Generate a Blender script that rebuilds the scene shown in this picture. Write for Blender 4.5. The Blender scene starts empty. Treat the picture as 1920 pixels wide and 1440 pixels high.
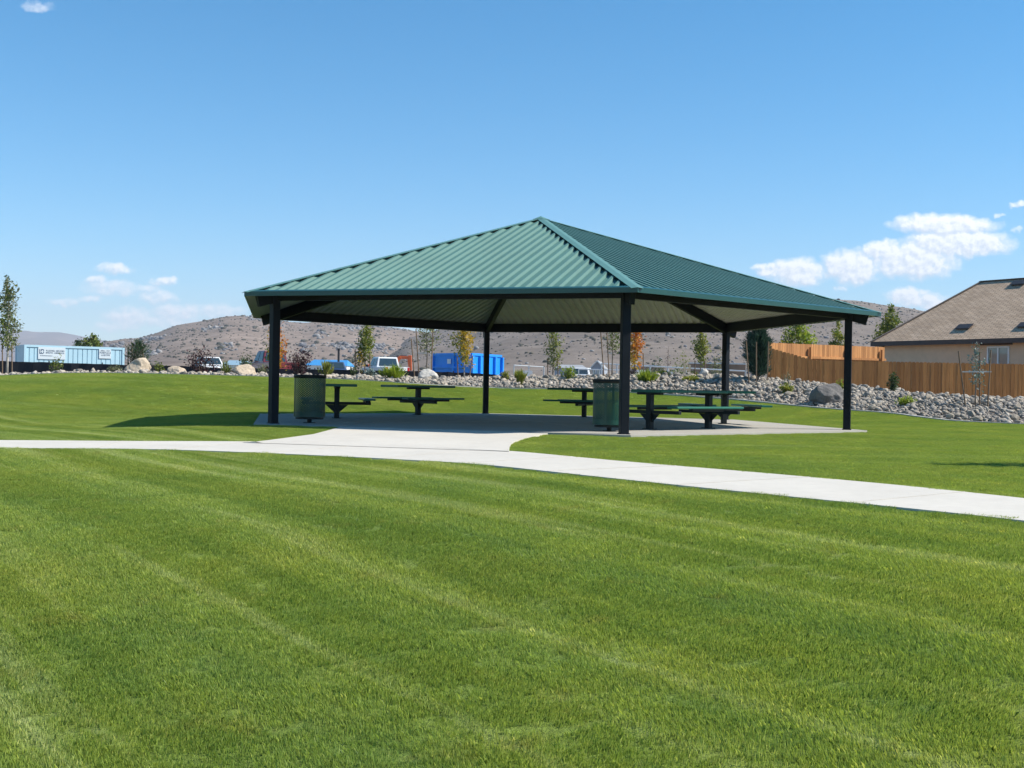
import bpy, bmesh, math, random
import numpy as np
from mathutils import Vector, Matrix, Euler
random.seed(7); RNG = np.random.default_rng(7)
R = math.radians
scene = bpy.context.scene
COL = scene.collection

# ------------------------------------------------------------------ camera
F, PITCH, ROLL, EYE = 2173.1, 0.002459, 0.017679, 0.77
cam_d = bpy.data.cameras.new("camera"); cam = bpy.data.objects.new("camera", cam_d); COL.objects.link(cam)
cam_d.sensor_width = 36; cam_d.lens = F / 1920 * 36; cam_d.clip_end = 40000; cam_d.clip_start = 0.05
cam.matrix_world = Matrix.Translation((0, 0, EYE)) @ Matrix.Rotation(math.pi / 2 + PITCH, 4, 'X') @ Matrix.Rotation(ROLL, 4, 'Z')
scene.camera = cam

def ray(px, py):
    U = (px - 960) / F; V = -(py - 720) / F
    c, s = math.cos(ROLL), math.sin(ROLL)
    u = U * c - V * s; v = U * s + V * c
    return u, math.cos(PITCH) - v * math.sin(PITCH), math.sin(PITCH) + v * math.cos(PITCH)
def at(px, py, Y):
    d = ray(px, py); t = Y / d[1]
    return Vector((d[0] * t, Y, EYE + d[2] * t))
def at_z(px, py, z):
    d = ray(px, py); t = (z - EYE) / d[2]
    return Vector((d[0] * t, d[1] * t, z))
def hor(px): return 725.3 + (px - 960) * 0.01768

# ------------------------------------------------------------------ terrain
HX, HY = 0.585, 26.287            # shelter centre
HROT = R(221.31)
RP, RE, HE, HA = 6.753, 7.37, 2.43, 4.61
FAR_EDGE = [(-260, 826), (-120, 826.5), (0, 827), (140, 828), (281, 829), (469, 829), (600, 833), (780, 838), (955, 846.5), (1166, 867), (1431, 889), (1697, 913), (1920, 937), (2080, 955)]
NEAR_EDGE = [(-260, 839), (-120, 840), (0, 842), (140, 842.5), (281, 843.5), (469, 850), (600, 856), (703, 861), (891, 871), (1155, 900), (1431, 929), (1697, 955.5), (1920, 979), (2080, 1000)]
PZ = -0.10
far_e = [at_z(a, b, PZ) for a, b in FAR_EDGE]; near_e = [at_z(a, b, PZ) for a, b in NEAR_EDGE]
dd_ = (far_e[-1] - far_e[-2]).normalized()
for k_ in (2.5, 5.5): far_e.append(far_e[13] + dd_ * k_); near_e.append(near_e[13] + dd_ * k_)
BORD = [(-260, 712, 39), (0, 705, 40), (100, 701, 40), (175, 700, 40), (275, 701, 40), (480, 706, 40), (537, 708, 40), (666, 712.6, 40), (763, 719, 40), (924, 727, 41), (1053, 729, 41), (1181, 735.5, 40), (1278, 741.5, 39), (1377, 749, 37.5), (1456, 757, 36), (1579, 768.6, 33.5), (1671, 775, 32), (1779, 789, 30), (1920, 796, 28)]
bord = [at(*b) for b in BORD]
CREST = [(-260, 711, 43), (0, 707, 43), (100, 705.5, 43), (200, 705, 43), (275, 705.5, 43), (480, 710, 43.5), (620, 713, 44), (763, 711, 44), (924, 711, 45), (1053, 708, 45), (1181, 707, 44.5), (1278, 706, 43.5), (1377, 707, 42.5), (1456, 714, 41), (1579, 725, 39.5), (1671, 734, 38.5), (1779, 744, 37.5), (1920, 750, 36.5)]
crest = [at(*b) for b in CREST]
ctrl = []
for i in range(12):
    a = HROT + i * math.pi / 6
    ctrl.append((HX + 8.0 * math.cos(a), HY + 8.0 * math.sin(a), -0.045))
    ctrl.append((HX + 4.0 * math.cos(a), HY + 4.0 * math.sin(a), -0.045))
for p in far_e + near_e: ctrl.append(tuple(p))
for p, q in list(zip(far_e, near_e)):
    d_ = (q - p).normalized() * .7; ctrl.append((q.x + d_.x, q.y + d_.y, -.115))
ctrl += [(0, 0, -.82), (-2, 0, -.85), (2, 0, -.72), (0, 3, -.66), (-2, 3.5, -.7), (2, 3, -.5), (-4, 6, -.6), (-6, 8, -.45), (0, 6, -.38), (5, 2, -.4), (6, -4, -.8), (-6, -4, -1.), (-9, 4, -.75), (-2, 8, -.24), (-14, 12, -.3), (0, -8, -1.1), (11, 0, -.5), (10, 8, -.1), (-16, 0, -.8), (16, 3, -.5)]
ctrl += [(-8.5, 24.5, -.15), (-7.6, 21.5, -.14), (-9.2, 28.8, -.16), (-13, 27, -.02), (-13, 22, -.12), (-18, 28, .10), (10, 22, -.05), (9, 16, -.06), (13, 20, -.04), (18, 16, .1)]
for p in bord + crest: ctrl.append(tuple(p))
for p in crest: ctrl.append((p.x * 1.1, p.y + 4.5, 0.45 if p.x < 7 else 0.3))
ctrl = np.array(ctrl)
def _phi(r2): return 0.5 * r2 * np.log(r2 + 1e-9)
_n = len(ctrl)
_d2 = ((ctrl[:, None, :2] - ctrl[None, :, :2]) ** 2).sum(-1)
_A = np.zeros((_n + 3, _n + 3)); _A[:_n, :_n] = _phi(_d2) + np.eye(_n) * 0.15
_A[:_n, _n] = 1; _A[:_n, _n + 1:] = ctrl[:, :2]; _A[_n, :_n] = 1; _A[_n + 1:, :_n] = ctrl[:, :2].T
_w = np.linalg.solve(_A, np.concatenate([ctrl[:, 2], np.zeros(3)]))
def sstep(a, b, x):
    t = np.clip((x - a) / (b - a), 0, 1); return t * t * (3 - 2 * t)
def ground_np(x, y):
    x = np.asarray(x, float); y = np.asarray(y, float); sh = x.shape
    xf, yf = x.ravel(), y.ravel(); out = np.empty(len(xf))
    for i in range(0, len(xf), 20000):
        xs, ys = xf[i:i + 20000], yf[i:i + 20000]
        d2 = (xs[:, None] - ctrl[None, :, 0]) ** 2 + (ys[:, None] - ctrl[None, :, 1]) ** 2
        out[i:i + 20000] = _phi(d2) @ _w[:_n] + _w[_n] + _w[_n + 1] * xs + _w[_n + 2] * ys
    zf = 0.05 + 0.95 * np.maximum(sstep(-20, -12, xf), sstep(66, 78, yf)); zf = np.where(xf > 5, 1.0 - .6 * sstep(5, 9, xf), zf)
    zf = zf + (0.9 - zf) * sstep(90, 130, yf)
    k = np.maximum.reduce([sstep(45, 53, yf), sstep(22, 32, np.abs(xf)) , sstep(6, 14, -yf)])
    zb = np.where(yf < 0, -0.9, np.where(yf < 42, 0.1, zf))
    return (out * (1 - k) + zb * k).reshape(sh)
def gz(x, y): return float(ground_np(np.array([x]), np.array([y]))[0])
def on(px, Y, dz=0.0):
    p = at(px, hor(px), Y); return Vector((p.x, Y, gz(p.x, Y) + dz))

# ------------------------------------------------------------------ mesh helpers
class MB:
    def __init__(s): s.v = []; s.f = []; s.m = []
    def add(s, vs, fs, m=0):
        o = len(s.v); s.v += [tuple(v) for v in vs]; s.f += [tuple(i + o for i in f) for f in fs]; s.m += [m] * len(fs)
    def box(s, c, size, M=None, m=0):
        hx, hy, hz = size[0] / 2, size[1] / 2, size[2] / 2
        vs = [Vector((x * hx, y * hy, z * hz)) for x in (-1, 1) for y in (-1, 1) for z in (-1, 1)]
        if M is not None: vs = [M @ v for v in vs]
        vs = [v + Vector(c) for v in vs]
        s.add(vs, [(0, 1, 3, 2), (4, 6, 7, 5), (0, 4, 5, 1), (2, 3, 7, 6), (0, 2, 6, 4), (1, 5, 7, 3)], m)
    def bar(s, a, b, w, h, up=(0, 0, 1), m=0):
        a, b = Vector(a), Vector(b); d = (b - a); L = d.length; d.normalize()
        u = Vector(up); x = d.cross(u)
        if x.length < 1e-5: x = d.cross(Vector((1, 0, 0)))
        x.normalize(); u = x.cross(d); u.normalize()
        M = Matrix((x, d, u)).transposed()
        s.box((a + b) / 2, (w, L, h), M, m)
    def tube(s, pts, rad, n=8, m=0, cap=True):
        pts = [Vector(p) for p in pts]
        if not hasattr(rad, '__len__'): rad = [rad] * len(pts)
        vs = []; fs = []
        x = None
        for i, p in enumerate(pts):
            d = (pts[min(i + 1, len(pts) - 1)] - pts[max(i - 1, 0)])
            if d.length < 1e-9: d = Vector((0, 0, 1))
            d.normalize()
            if x is None:
                x = d.cross(Vector((0, 0, 1)))
                if x.length < 1e-3: x = d.cross(Vector((0, 1, 0)))
            x = (x - d * x.dot(d))
            if x.length < 1e-6: x = d.orthogonal()
            x.normalize(); y = d.cross(x)
            for k in range(n):
                a = 2 * math.pi * k / n
                vs.append(p + (x * math.cos(a) + y * math.sin(a)) * rad[i])
        for i in range(len(pts) - 1):
            for k in range(n):
                fs.append((i * n + k, i * n + (k + 1) % n, (i + 1) * n + (k + 1) % n, (i + 1) * n + k))
        if cap:
            fs.append(tuple(range(n - 1, -1, -1))); o = (len(pts) - 1) * n; fs.append(tuple(o + k for k in range(n)))
        s.add(vs, fs, m)
    def prism(s, poly, y0, y1, M=None, m=0):   # polygon in (x,z), extruded along y
        n = len(poly)
        vs = [Vector((p[0], y0, p[1])) for p in poly] + [Vector((p[0], y1, p[1])) for p in poly]
        if M is not None: vs = [M @ v for v in vs]
        fs = [tuple(range(n)), tuple(range(2 * n - 1, n - 1, -1))]
        fs += [(i, i + n, (i + 1) % n + n, (i + 1) % n) for i in range(n)]
        s.add(vs, fs, m)
    def lathe(s, prof, n=32, c=(0, 0, 0), m=0):
        vs = []; fs = []; k = len(prof)
        for i in range(n):
            a = 2 * math.pi * i / n
            for r, z in prof: vs.append((c[0] + r * math.cos(a), c[1] + r * math.sin(a), c[2] + z))
        for i in range(n):
            j = (i + 1) % n
            for q in range(k - 1): fs.append((i * k + q, j * k + q, j * k + q + 1, i * k + q + 1))
        s.add(vs, fs, m)
    def build(s, name, mats, parent=None, bevel=0, smooth=False, loc=None, seg=2, norm=True):
        me = bpy.data.meshes.new(name); me.from_pydata(s.v, [], s.f)
        mats = mats if isinstance(mats, (list, tuple)) else [mats]
        for q in mats: me.materials.append(q)
        if len(mats) > 1: me.polygons.foreach_set('material_index', s.m)
        if norm:
            bm = bmesh.new(); bm.from_mesh(me); bmesh.ops.recalc_face_normals(bm, faces=bm.faces); bm.to_mesh(me); bm.free()
        if smooth:
            me.polygons.foreach_set('use_smooth', [True] * len(me.polygons))
        o = bpy.data.objects.new(name, me); COL.objects.link(o)
        if parent is not None: o.parent = parent
        if loc is not None: o.location = loc
        if bevel:
            b = o.modifiers.new('b', 'BEVEL'); b.width = bevel; b.segments = seg; b.limit_method = 'ANGLE'; b.angle_limit = R(35)
        if smooth and bevel == 0: pass
        me.update(); return o
def np_obj(name, V, k, mat, parent=None, smooth=False, loc=None):
    """V: (n,k,3) polygons with k corners, nothing shared"""
    n = len(V); me = bpy.data.meshes.new(name)
    me.vertices.add(n * k); me.vertices.foreach_set('co', np.asarray(V, np.float32).ravel())
    me.loops.add(n * k); me.loops.foreach_set('vertex_index', np.arange(n * k, dtype=np.int32))
    me.polygons.add(n); me.polygons.foreach_set('loop_start', np.arange(0, n * k, k, dtype=np.int32))
    me.update(calc_edges=True); me.validate()
    for q in (mat if isinstance(mat, (list, tuple)) else [mat]): me.materials.append(q)
    o = bpy.data.objects.new(name, me); COL.objects.link(o)
    if parent is not None: o.parent = parent
    if loc is not None: o.location = loc
    return o
def grid_obj(name, X, Y, Z, mat, kind=None, smooth=True, parent=None):
    h, w = X.shape; V = np.stack([X, Y, Z], -1).reshape(-1, 3)
    i = np.arange(h * w).reshape(h, w)
    Fc = np.stack([i[:-1, :-1], i[:-1, 1:], i[1:, 1:], i[1:, :-1]], -1).reshape(-1, 4)
    n = len(Fc); me = bpy.data.meshes.new(name)
    me.vertices.add(len(V)); me.vertices.foreach_set('co', V.astype(np.float32).ravel())
    me.loops.add(n * 4); me.loops.foreach_set('vertex_index', Fc.astype(np.int32).ravel())
    me.polygons.add(n); me.polygons.foreach_set('loop_start', np.arange(0, n * 4, 4, dtype=np.int32))
    me.update(calc_edges=True)
    if smooth: me.polygons.foreach_set('use_smooth', [True] * n)
    me.materials.append(mat)
    o = bpy.data.objects.new(name, me); COL.objects.link(o)
    if kind: o['kind'] = kind
    if parent: o.parent = parent
    return o
def tag(o, label, cat, group=None, kind=None):
    o['label'] = label; o['category'] = cat
    if group: o['group'] = group
    if kind: o['kind'] = kind
    return o
def thing(name, label, cat, loc=(0, 0, 0), rz=0.0, group=None):
    o = bpy.data.objects.new(name, None); COL.objects.link(o); o.empty_display_size = .2
    o.location = loc; o.rotation_euler = (0, 0, rz)
    return tag(o, label, cat, group)
def copy_tree(o, parent=None):
    c = o.copy(); COL.objects.link(c); c.parent = parent
    for ch in list(o.children): copy_tree(ch, c)
    return c
def structure(o): o['kind'] = 'structure'; return o

# ------------------------------------------------------------------ materials
def _nt(name):
    m = bpy.data.materials.new(name); m.use_nodes = True; nt = m.node_tree
    return m, nt, nt.nodes, nt.links, nt.nodes['Principled BSDF']
def rgba(c): return (c[0], c[1], c[2], 1)
def coords(nt, world=False):
    if world: return nt.nodes.new('ShaderNodeNewGeometry').outputs['Position']
    return nt.nodes.new('ShaderNodeTexCoord').outputs['Object']
def noise(nt, vec, scale, detail=4, rough=.55, stretch=None, rot=None):
    if stretch is not None:
        if rot is not None:
            m0 = nt.nodes.new('ShaderNodeMapping'); m0.inputs['Rotation'].default_value = rot; nt.links.new(vec, m0.inputs['Vector']); vec = m0.outputs[0]
        mp = nt.nodes.new('ShaderNodeMapping'); mp.inputs['Scale'].default_value = stretch
        nt.links.new(vec, mp.inputs['Vector']); vec = mp.outputs[0]
    n = nt.nodes.new('ShaderNodeTexNoise'); n.inputs['Scale'].default_value = scale; n.inputs['Detail'].default_value = detail; n.inputs['Roughness'].default_value = rough
    nt.links.new(vec, n.inputs['Vector']); return n.outputs['Fac']
def ramp(nt, fac, stops):
    r = nt.nodes.new('ShaderNodeValToRGB'); e = r.color_ramp.elements
    while len(e) < len(stops): e.new(.5)
    for q, (p, c) in zip(e, stops): q.position = p; q.color = rgba(c) if hasattr(c, '__len__') else (c, c, c, 1)
    nt.links.new(fac, r.inputs['Fac']); return r.outputs['Color']
def mix(nt, fac, a, b, mode='MIX'):
    n = nt.nodes.new('ShaderNodeMix'); n.data_type = 'RGBA'; n.blend_type = mode
    for s, v in ((n.inputs[0], fac), (n.inputs[6], a), (n.inputs[7], b)):
        if isinstance(v, (int, float)): s.default_value = v
        elif isinstance(v, (tuple, list)): s.default_value = rgba(v)
        else: nt.links.new(v, s)
    return n.outputs[2]
def math_n(nt, op, a, b=None, c=None, clamp=False):
    n = nt.nodes.new('ShaderNodeMath'); n.operation = op; n.use_clamp = clamp
    for s, v in zip(n.inputs, (a, b, c)):
        if v is None: continue
        if isinstance(v, (int, float)): s.default_value = v
        else: nt.links.new(v, s)
    return n.outputs[0]
def bump(nt, h, strength, dist, bs):
    b = nt.nodes.new('ShaderNodeBump'); b.inputs['Strength'].default_value = strength; b.inputs['Distance'].default_value = dist
    nt.links.new(h, b.inputs['Height']); nt.links.new(b.outputs[0], bs.inputs['Normal'])
def M(name, col, rough=.6, metal=0, var=.15, scale=6, spec=.5, bmp=0, bscale=40, bdist=.01, world=False, coat=0, stretch=None):
    m, nt, N, L, bs = _nt(name); v = coords(nt, world)
    bs.inputs['Roughness'].default_value = rough; bs.inputs['Metallic'].default_value = metal; bs.inputs['Specular IOR Level'].default_value = spec
    if coat: bs.inputs['Coat Weight'].default_value = coat; bs.inputs['Coat Roughness'].default_value = .1
    n = noise(nt, v, scale, 5, .6, stretch)
    lo = tuple(max(0, x * (1 - var)) for x in col); hi = tuple(min(1, x * (1 + var)) for x in col)
    L.new(ramp(nt, n, [(.3, lo), (.7, hi)]), bs.inputs['Base Color'])
    if bmp: bump(nt, noise(nt, v, bscale, 4), bmp, bdist, bs)
    return m
def leaf_mat(name, dark, light, trans=.35, extra=None):
    m, nt, N, L, bs = _nt(name)
    g = N.new('ShaderNodeNewGeometry')
    stops = [(0, dark), (.6, light)] + ([(1, extra)] if extra else [])
    c = ramp(nt, g.outputs['Random Per Island'], stops)
    L.new(c, bs.inputs['Base Color']); bs.inputs['Roughness'].default_value = .5; bs.inputs['Specular IOR Level'].default_value = .35
    t = N.new('ShaderNodeBsdfTranslucent'); L.new(mix(nt, 1, c, (1.0, 1.0, .55), 'MULTIPLY'), t.inputs['Color'])
    ms = N.new('ShaderNodeMixShader'); ms.inputs[0].default_value = trans
    L.new(bs.outputs[0], ms.inputs[1]); L.new(t.outputs[0], ms.inputs[2]); L.new(ms.outputs[0], N['Material Output'].inputs['Surface'])
    return m

STR_A = math.atan2(-.79, .61)      # mowing direction
def lawn_color(nt, fine=True):
    """colour of the turf by place: patches of yellower, bluer and straw-coloured blades, streaks along the mowing direction"""
    pos = coords(nt, True)
    patch = noise(nt, pos, .55, 4, .6)
    near = noise(nt, pos, 1.0, 4, .6, stretch=(.10, 2.6, 1), rot=(0, 0, -STR_A))
    back = noise(nt, pos, 1.0, 4, .6, stretch=(.10, .9, 1))          # behind the path the mower ran across
    sp_ = nt.nodes.new('ShaderNodeSeparateXYZ'); nt.links.new(pos, sp_.inputs[0])
    kf = math_n(nt, 'MULTIPLY', math_n(nt, 'SUBTRACT', math_n(nt, 'ADD', sp_.outputs[1], math_n(nt, 'MULTIPLY', sp_.outputs[0], 1.05)), 13.5), .5, clamp=True)
    bk = math_n(nt, 'MULTIPLY_ADD', math_n(nt, 'SUBTRACT', back, .5), .34, .5)
    streak = math_n(nt, 'ADD', math_n(nt, 'MULTIPLY', near, math_n(nt, 'SUBTRACT', 1.0, kf)), math_n(nt, 'MULTIPLY', bk, kf))
    blot = noise(nt, pos, 3.2, 4, .65)
    a = ramp(nt, patch, [(.32, (.200, .305, .066)), (.50, (.290, .378, .072)), (.68, (.390, .428, .086))])
    b = ramp(nt, streak, [(.36, (.170, .275, .070)), (.52, (.290, .378, .082)), (.63, (.49, .55, .25))])  # straw streaks, plus the light and dark of leaning blades painted in
    c = mix(nt, .5, a, b)
    straw = ramp(nt, blot, [(.58, 0.0), (.74, 1.0)])
    c = mix(nt, math_n(nt, 'MULTIPLY', straw, .38), c, (.33, .30, .085))
    return c
def mat_grass():
    m, nt, N, L, bs = _nt('grass_blade')
    g = N.new('ShaderNodeNewGeometry')
    c = lawn_color(nt)
    v = ramp(nt, g.outputs['Random Per Island'], [(0, (.74, .76, .70)), (.80, (1.22, 1.18, 1.1)), (.93, (1.45, 1.35, 1.45)), (1, (2.0, 1.6, 2.0))])
    c = mix(nt, 1, c, v, 'MULTIPLY')
    L.new(c, bs.inputs['Base Color']); bs.inputs['Roughness'].default_value = .42; bs.inputs['Specular IOR Level'].default_value = .4
    t = N.new('ShaderNodeBsdfTranslucent'); L.new(mix(nt, 1, c, (1.1, 1.1, .7), 'MULTIPLY'), t.inputs['Color'])
    ms = N.new('ShaderNodeMixShader'); ms.inputs[0].default_value = .42
    L.new(bs.outputs[0], ms.inputs[1]); L.new(t.outputs[0], ms.inputs[2]); L.new(ms.outputs[0], N['Material Output'].inputs['Surface'])
    return m
def mat_lawn():
    m, nt, N, L, bs = _nt('lawn_base')
    c = lawn_color(nt); pos = coords(nt, True)
    fine = ramp(nt, noise(nt, pos, 22, 4, .7), [(.3, (.55, .55, .5)), (.7, (1.1, 1.1, 1.0))])
    L.new(mix(nt, 1, c, fine, 'MULTIPLY'), bs.inputs['Base Color']); bs.inputs['Roughness'].default_value = .9; bs.inputs['Specular IOR Level'].default_value = .1
    bump(nt, noise(nt, pos, 40, 4, .8), 1.0, .05, bs)
    return m
def mat_concrete(name, col):
    m, nt, N, L, bs = _nt(name); pos = coords(nt, True)
    a = noise(nt, pos, .8, 6, .65); b = noise(nt, pos, 9, 5, .6)
    c = ramp(nt, a, [(.3, tuple(x * .90 for x in col)), (.62, col)])
    stain = ramp(nt, noise(nt, pos, 1.7, 3, .5, stretch=(1, 1, 1)), [(.70, 0.0), (.80, 1.0)])
    c = mix(nt, math_n(nt, 'MULTIPLY', stain, .10), c, (.42, .36, .30))
    c = mix(nt, .25, c, mix(nt, 1, c, ramp(nt, b, [(.3, .8), (.7, 1.1)]), 'MULTIPLY'))
    L.new(c, bs.inputs['Base Color']); bs.inputs['Roughness'].default_value = .85; bs.inputs['Specular IOR Level'].default_value = .25
    bump(nt, noise(nt, pos, 120, 3), .25, .003, bs)
    return m
def mat_rock(name, stops, big=False):
    m, nt, N, L, bs = _nt(name); v = coords(nt)
    g = N.new('ShaderNodeNewGeometry'); oi = N.new('ShaderNodeObjectInfo')
    f = math_n(nt, 'FRACT', math_n(nt, 'ADD', g.outputs['Random Per Island'], oi.outputs['Random']))
    c = ramp(nt, f, stops)
    n = noise(nt, v, 3 if big else 9, 6, .7)
    c = mix(nt, 1, c, ramp(nt, n, [(.3, .68), (.7, 1.2)]), 'MULTIPLY')
    L.new(c, bs.inputs['Base Color']); bs.inputs['Roughness'].default_value = .9; bs.inputs['Specular IOR Level'].default_value = .2
    bump(nt, noise(nt, v, 14 if big else 30, 6, .7), .7, .03, bs)
    return m
def mat_wood(name, col, var=.3):
    m, nt, N, L, bs = _nt(name); v = coords(nt)
    g = N.new('ShaderNodeNewGeometry')
    n = noise(nt, v, 14, 5, .6, stretch=(1, 1, .08))
    c = ramp(nt, n, [(.3, tuple(x * (1 - var) for x in col)), (.7, tuple(x * (1 + var) for x in col))])
    c = mix(nt, 1, c, ramp(nt, g.outputs['Random Per Island'], [(0, (.72, .70, .70)), (1, (1.18, 1.2, 1.2))]), 'MULTIPLY')
    L.new(c, bs.inputs['Base Color']); bs.inputs['Roughness'].default_value = .8; bs.inputs['Specular IOR Level'].default_value = .2
    return m
def mat_shingle():
    m, nt, N, L, bs = _nt('roof_shingles'); v = coords(nt)
    br = N.new('ShaderNodeTexBrick'); br.inputs['Scale'].default_value = 1.0; br.inputs['Brick Width'].default_value = .3; br.inputs['Row Height'].default_value = .13
    br.inputs['Mortar Size'].default_value = .012; br.inputs['Color1'].default_value = (.47, .335, .225, 1); br.inputs['Color2'].default_value = (.56, .41, .285, 1); br.inputs['Mortar'].default_value = (.16, .125, .10, 1); br.inputs['Bias'].default_value = 0
    uv = N.new('ShaderNodeUVMap'); L.new(uv.outputs[0], br.inputs['Vector'])
    c = mix(nt, 1, br.outputs['Color'], ramp(nt, noise(nt, v, 1.2, 6, .7), [(.3, .82), (.7, 1.15)]), 'MULTIPLY')
    L.new(c, bs.inputs['Base Color']); bs.inputs['Roughness'].default_value = .95; bs.inputs['Specular IOR Level'].default_value = .15
    bump(nt, br.outputs['Fac'], .6, -.02, bs)
    return m
def mat_hill(name, base, scale=1.0):
    m, nt, N, L, bs = _nt(name); pos = coords(nt, True)
    n1 = noise(nt, pos, .006 * scale, 8, .62); n2 = noise(nt, pos, .045 * scale, 7, .72)
    c = ramp(nt, n1, [(.32, tuple(x * .80 for x in base)), (.68, tuple(x * 1.16 for x in base))])
    c = mix(nt, 1, c, ramp(nt, n2, [(.34, .74), (.66, 1.18)]), 'MULTIPLY')
    L.new(c, bs.inputs['Base Color']); bs.inputs['Roughness'].default_value = 1; bs.inputs['Specular IOR Level'].default_value = 0
    bump(nt, n2, .5, 3, bs)
    return m
def glass(name, col, rough=.06):
    m, nt, N, L, bs = _nt(name); bs.inputs['Roughness'].default_value = rough; bs.inputs['Specular IOR Level'].default_value = .9
    L.new(ramp(nt, noise(nt, coords(nt), 2, 2), [(.3, tuple(x * .8 for x in col)), (.7, col)]), bs.inputs['Base Color']); return m

m_grass, m_lawn = mat_grass(), mat_lawn()
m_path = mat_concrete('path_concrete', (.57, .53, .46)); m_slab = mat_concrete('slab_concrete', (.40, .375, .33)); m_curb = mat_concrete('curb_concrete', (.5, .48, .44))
m_dirt = M('dry_dirt', (.25, .20, .15), .95, scale=.2, world=True, spec=.1)
m_bed = M('gravel_bed', (.20, .18, .16), .95, scale=3, world=True, spec=.1, bmp=1, bscale=20, bdist=.05, var=.4)
m_roof = M('green_roof_paint', (.078, .175, .148), .6, scale=.8, var=.08, spec=.42)
m_trim = M('green_trim_paint', (.010, .066, .054), .32, scale=2, var=.08, spec=.6)
m_cap = M('green_cap_paint', (.095, .215, .190), .5, scale=2, var=.07, spec=.5)
m_under = M('roof_underside_primer', (.47, .465, .41), .6, scale=2, var=.06)
m_frame = M('dark_steel_paint', (.0045, .007, .012), .55, scale=3, var=.2, spec=.22)
m_table = M('green_table_coating', (.006, .115, .078), .35, scale=5, var=.12, spec=.4)
m_tframe = M('table_frame_paint', (.005, .010, .010), .5, scale=5, var=.15, spec=.3)
m_can = M('green_can_coating', (.003, .052, .034), .35, scale=5, var=.12)
m_cob = mat_rock('cobble_stone', [(0, (0.296, 0.259, 0.222)), (0.2, (0.429, 0.37, 0.296)), (0.4, (0.215, 0.2, 0.178)), (0.55, (0.474, 0.4, 0.303)), (0.7, (0.326, 0.285, 0.237)), (0.85, (0.533, 0.474, 0.392)), (1, (0.178, 0.159, 0.137))])
m_boul_tan = mat_rock('tan_boulder', [(0, (.50, .40, .29)), (1, (.56, .46, .34))], True)
m_boul_gry = mat_rock('grey_boulder', [(0, (.16, .15, .14)), (1, (.19, .175, .16))], True)
m_boul_pale = mat_rock('pale_boulder', [(0, (.50, .47, .42)), (1, (.52, .49, .44))], True)
m_bark = M('bark', (.17, .14, .11), .9, scale=20, var=.35); m_palebark = M('pale_bark', (.42, .38, .32), .85, scale=15, var=.3)
m_stake = M('stake_wood', (.19, .125, .075), .85, scale=10, var=.3, stretch=(1, 1, .1)); m_wire = M('tie_wire', (.5, .48, .44), .5)
m_fence = mat_wood('fence_brown_stain', (.41, .185, .062), .22); m_fence2 = mat_wood('fence_cedar', (.46, .22, .085), .2)
m_stucco = M('stucco', (.70, .49, .325), .95, scale=4, var=.06, bmp=.15, bscale=60, bdist=.006); m_fascia = M('fascia_paint', (.06, .042, .035), .6)
m_shingle = mat_shingle(); m_whitevinyl = M('white_vinyl', (.75, .75, .73), .4, var=.05); m_pane = glass('window_glass', (.27, .30, .27)); m_vent = M('vent_metal', (.035, .03, .028), .5)
m_black = M('black_mesh_fabric', (.012, .013, .018), .8, scale=4, var=.3); m_galv = M('galvanised', (.55, .56, .56), .4, .6)
m_rubber = M('rubber', (.015, .015, .015), .8); m_chrome = M('bright_metal', (.6, .6, .6), .25, .9); m_carglass = glass('car_glass', (.03, .05, .06))
m_whitecar = M('white_car_paint', (.75, .75, .74), .3, var=.03, coat=.5); m_redlens = M('red_lens', (.45, .02, .015), .25); m_dark = M('dark_plastic', (.02, .02, .022), .6)
m_orange = M('orange_machine_paint', (.62, .12, .03), .45, var=.12, scale=3); m_bluebin = M('blue_bin_paint', (.008, .25, .78), .45, var=.12, scale=1.5)
m_cont = M('pale_blue_paint', (.40, .60, .69), .5, var=.05, scale=1); m_ink = M('dark_blue_ink', (.03, .06, .12), .6); m_sign = M('sign_white', (.60, .67, .70), .5, var=.03)
# ------------------------------------------------------------------ light and sky
SUN_AZ, SUN_EL = R(93.7), R(44.0)
sd = bpy.data.lights.new("sun", 'SUN'); so = bpy.data.objects.new("sun", sd); COL.objects.link(so)
sd.energy = 4.6; sd.angle = R(.53); sd.color = (1, .945, .86)
_s = Vector((math.sin(SUN_AZ) * math.cos(SUN_EL), math.cos(SUN_AZ) * math.cos(SUN_EL), math.sin(SUN_EL)))
so.rotation_euler = _s.to_track_quat('Z', 'Y').to_euler(); so.location = _s * 60
scene.view_settings.view_transform = 'Standard'; scene.view_settings.look = 'None'; scene.view_settings.gamma = 1; scene.view_settings.exposure = .74

world = bpy.data.worlds.new("World"); scene.world = world; world.use_nodes = True
wn = world.node_tree; WN, WL = wn.nodes, wn.links
sky = WN.new('ShaderNodeTexSky'); sky.sky_type = 'NISHITA'; sky.sun_disc = False; sky.sun_elevation = SUN_EL; sky.sun_rotation = SUN_AZ
sky.altitude = 1400; sky.air_density = 1.0; sky.dust_density = .35; sky.ozone_density = 3.2
CL = [(1771, 422, 92, 20, 1), (1798, 455, 97, 25, 1), (1711, 490, 78, 31, 1), (1595, 501, 52, 31, 1), (1495, 512, 50, 26, .95), (1437, 506, 22, 11, .8), (1660, 470, 42, 18, 1),
      (1703, 557, 37, 19, .9), (1750, 568, 28, 17, .9), (1576, 542, 12, 6, .45), (1909, 386, 14, 6, .6), (1871, 402, 10, 4, .4), (1905, 430, 9, 6, .4),
      (217, 505, 26, 10, .62), (185, 526, 17, 9, .6), (212, 540, 46, 15, .5), (270, 540, 29, 9, .45), (307, 527, 18, 8, .62), (297, 557, 28, 13, .52), (120, 565, 29, 7, .45), (172, 561, 19, 7, .5),
      (245, 595, 40, 19, .6), (222, 612, 38, 10, .5), (335, 585, 45, 15, .62), (312, 600, 52, 15, .5), (412, 582, 38, 14, .5), (68, 12, 26, 9, .28)]
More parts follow.
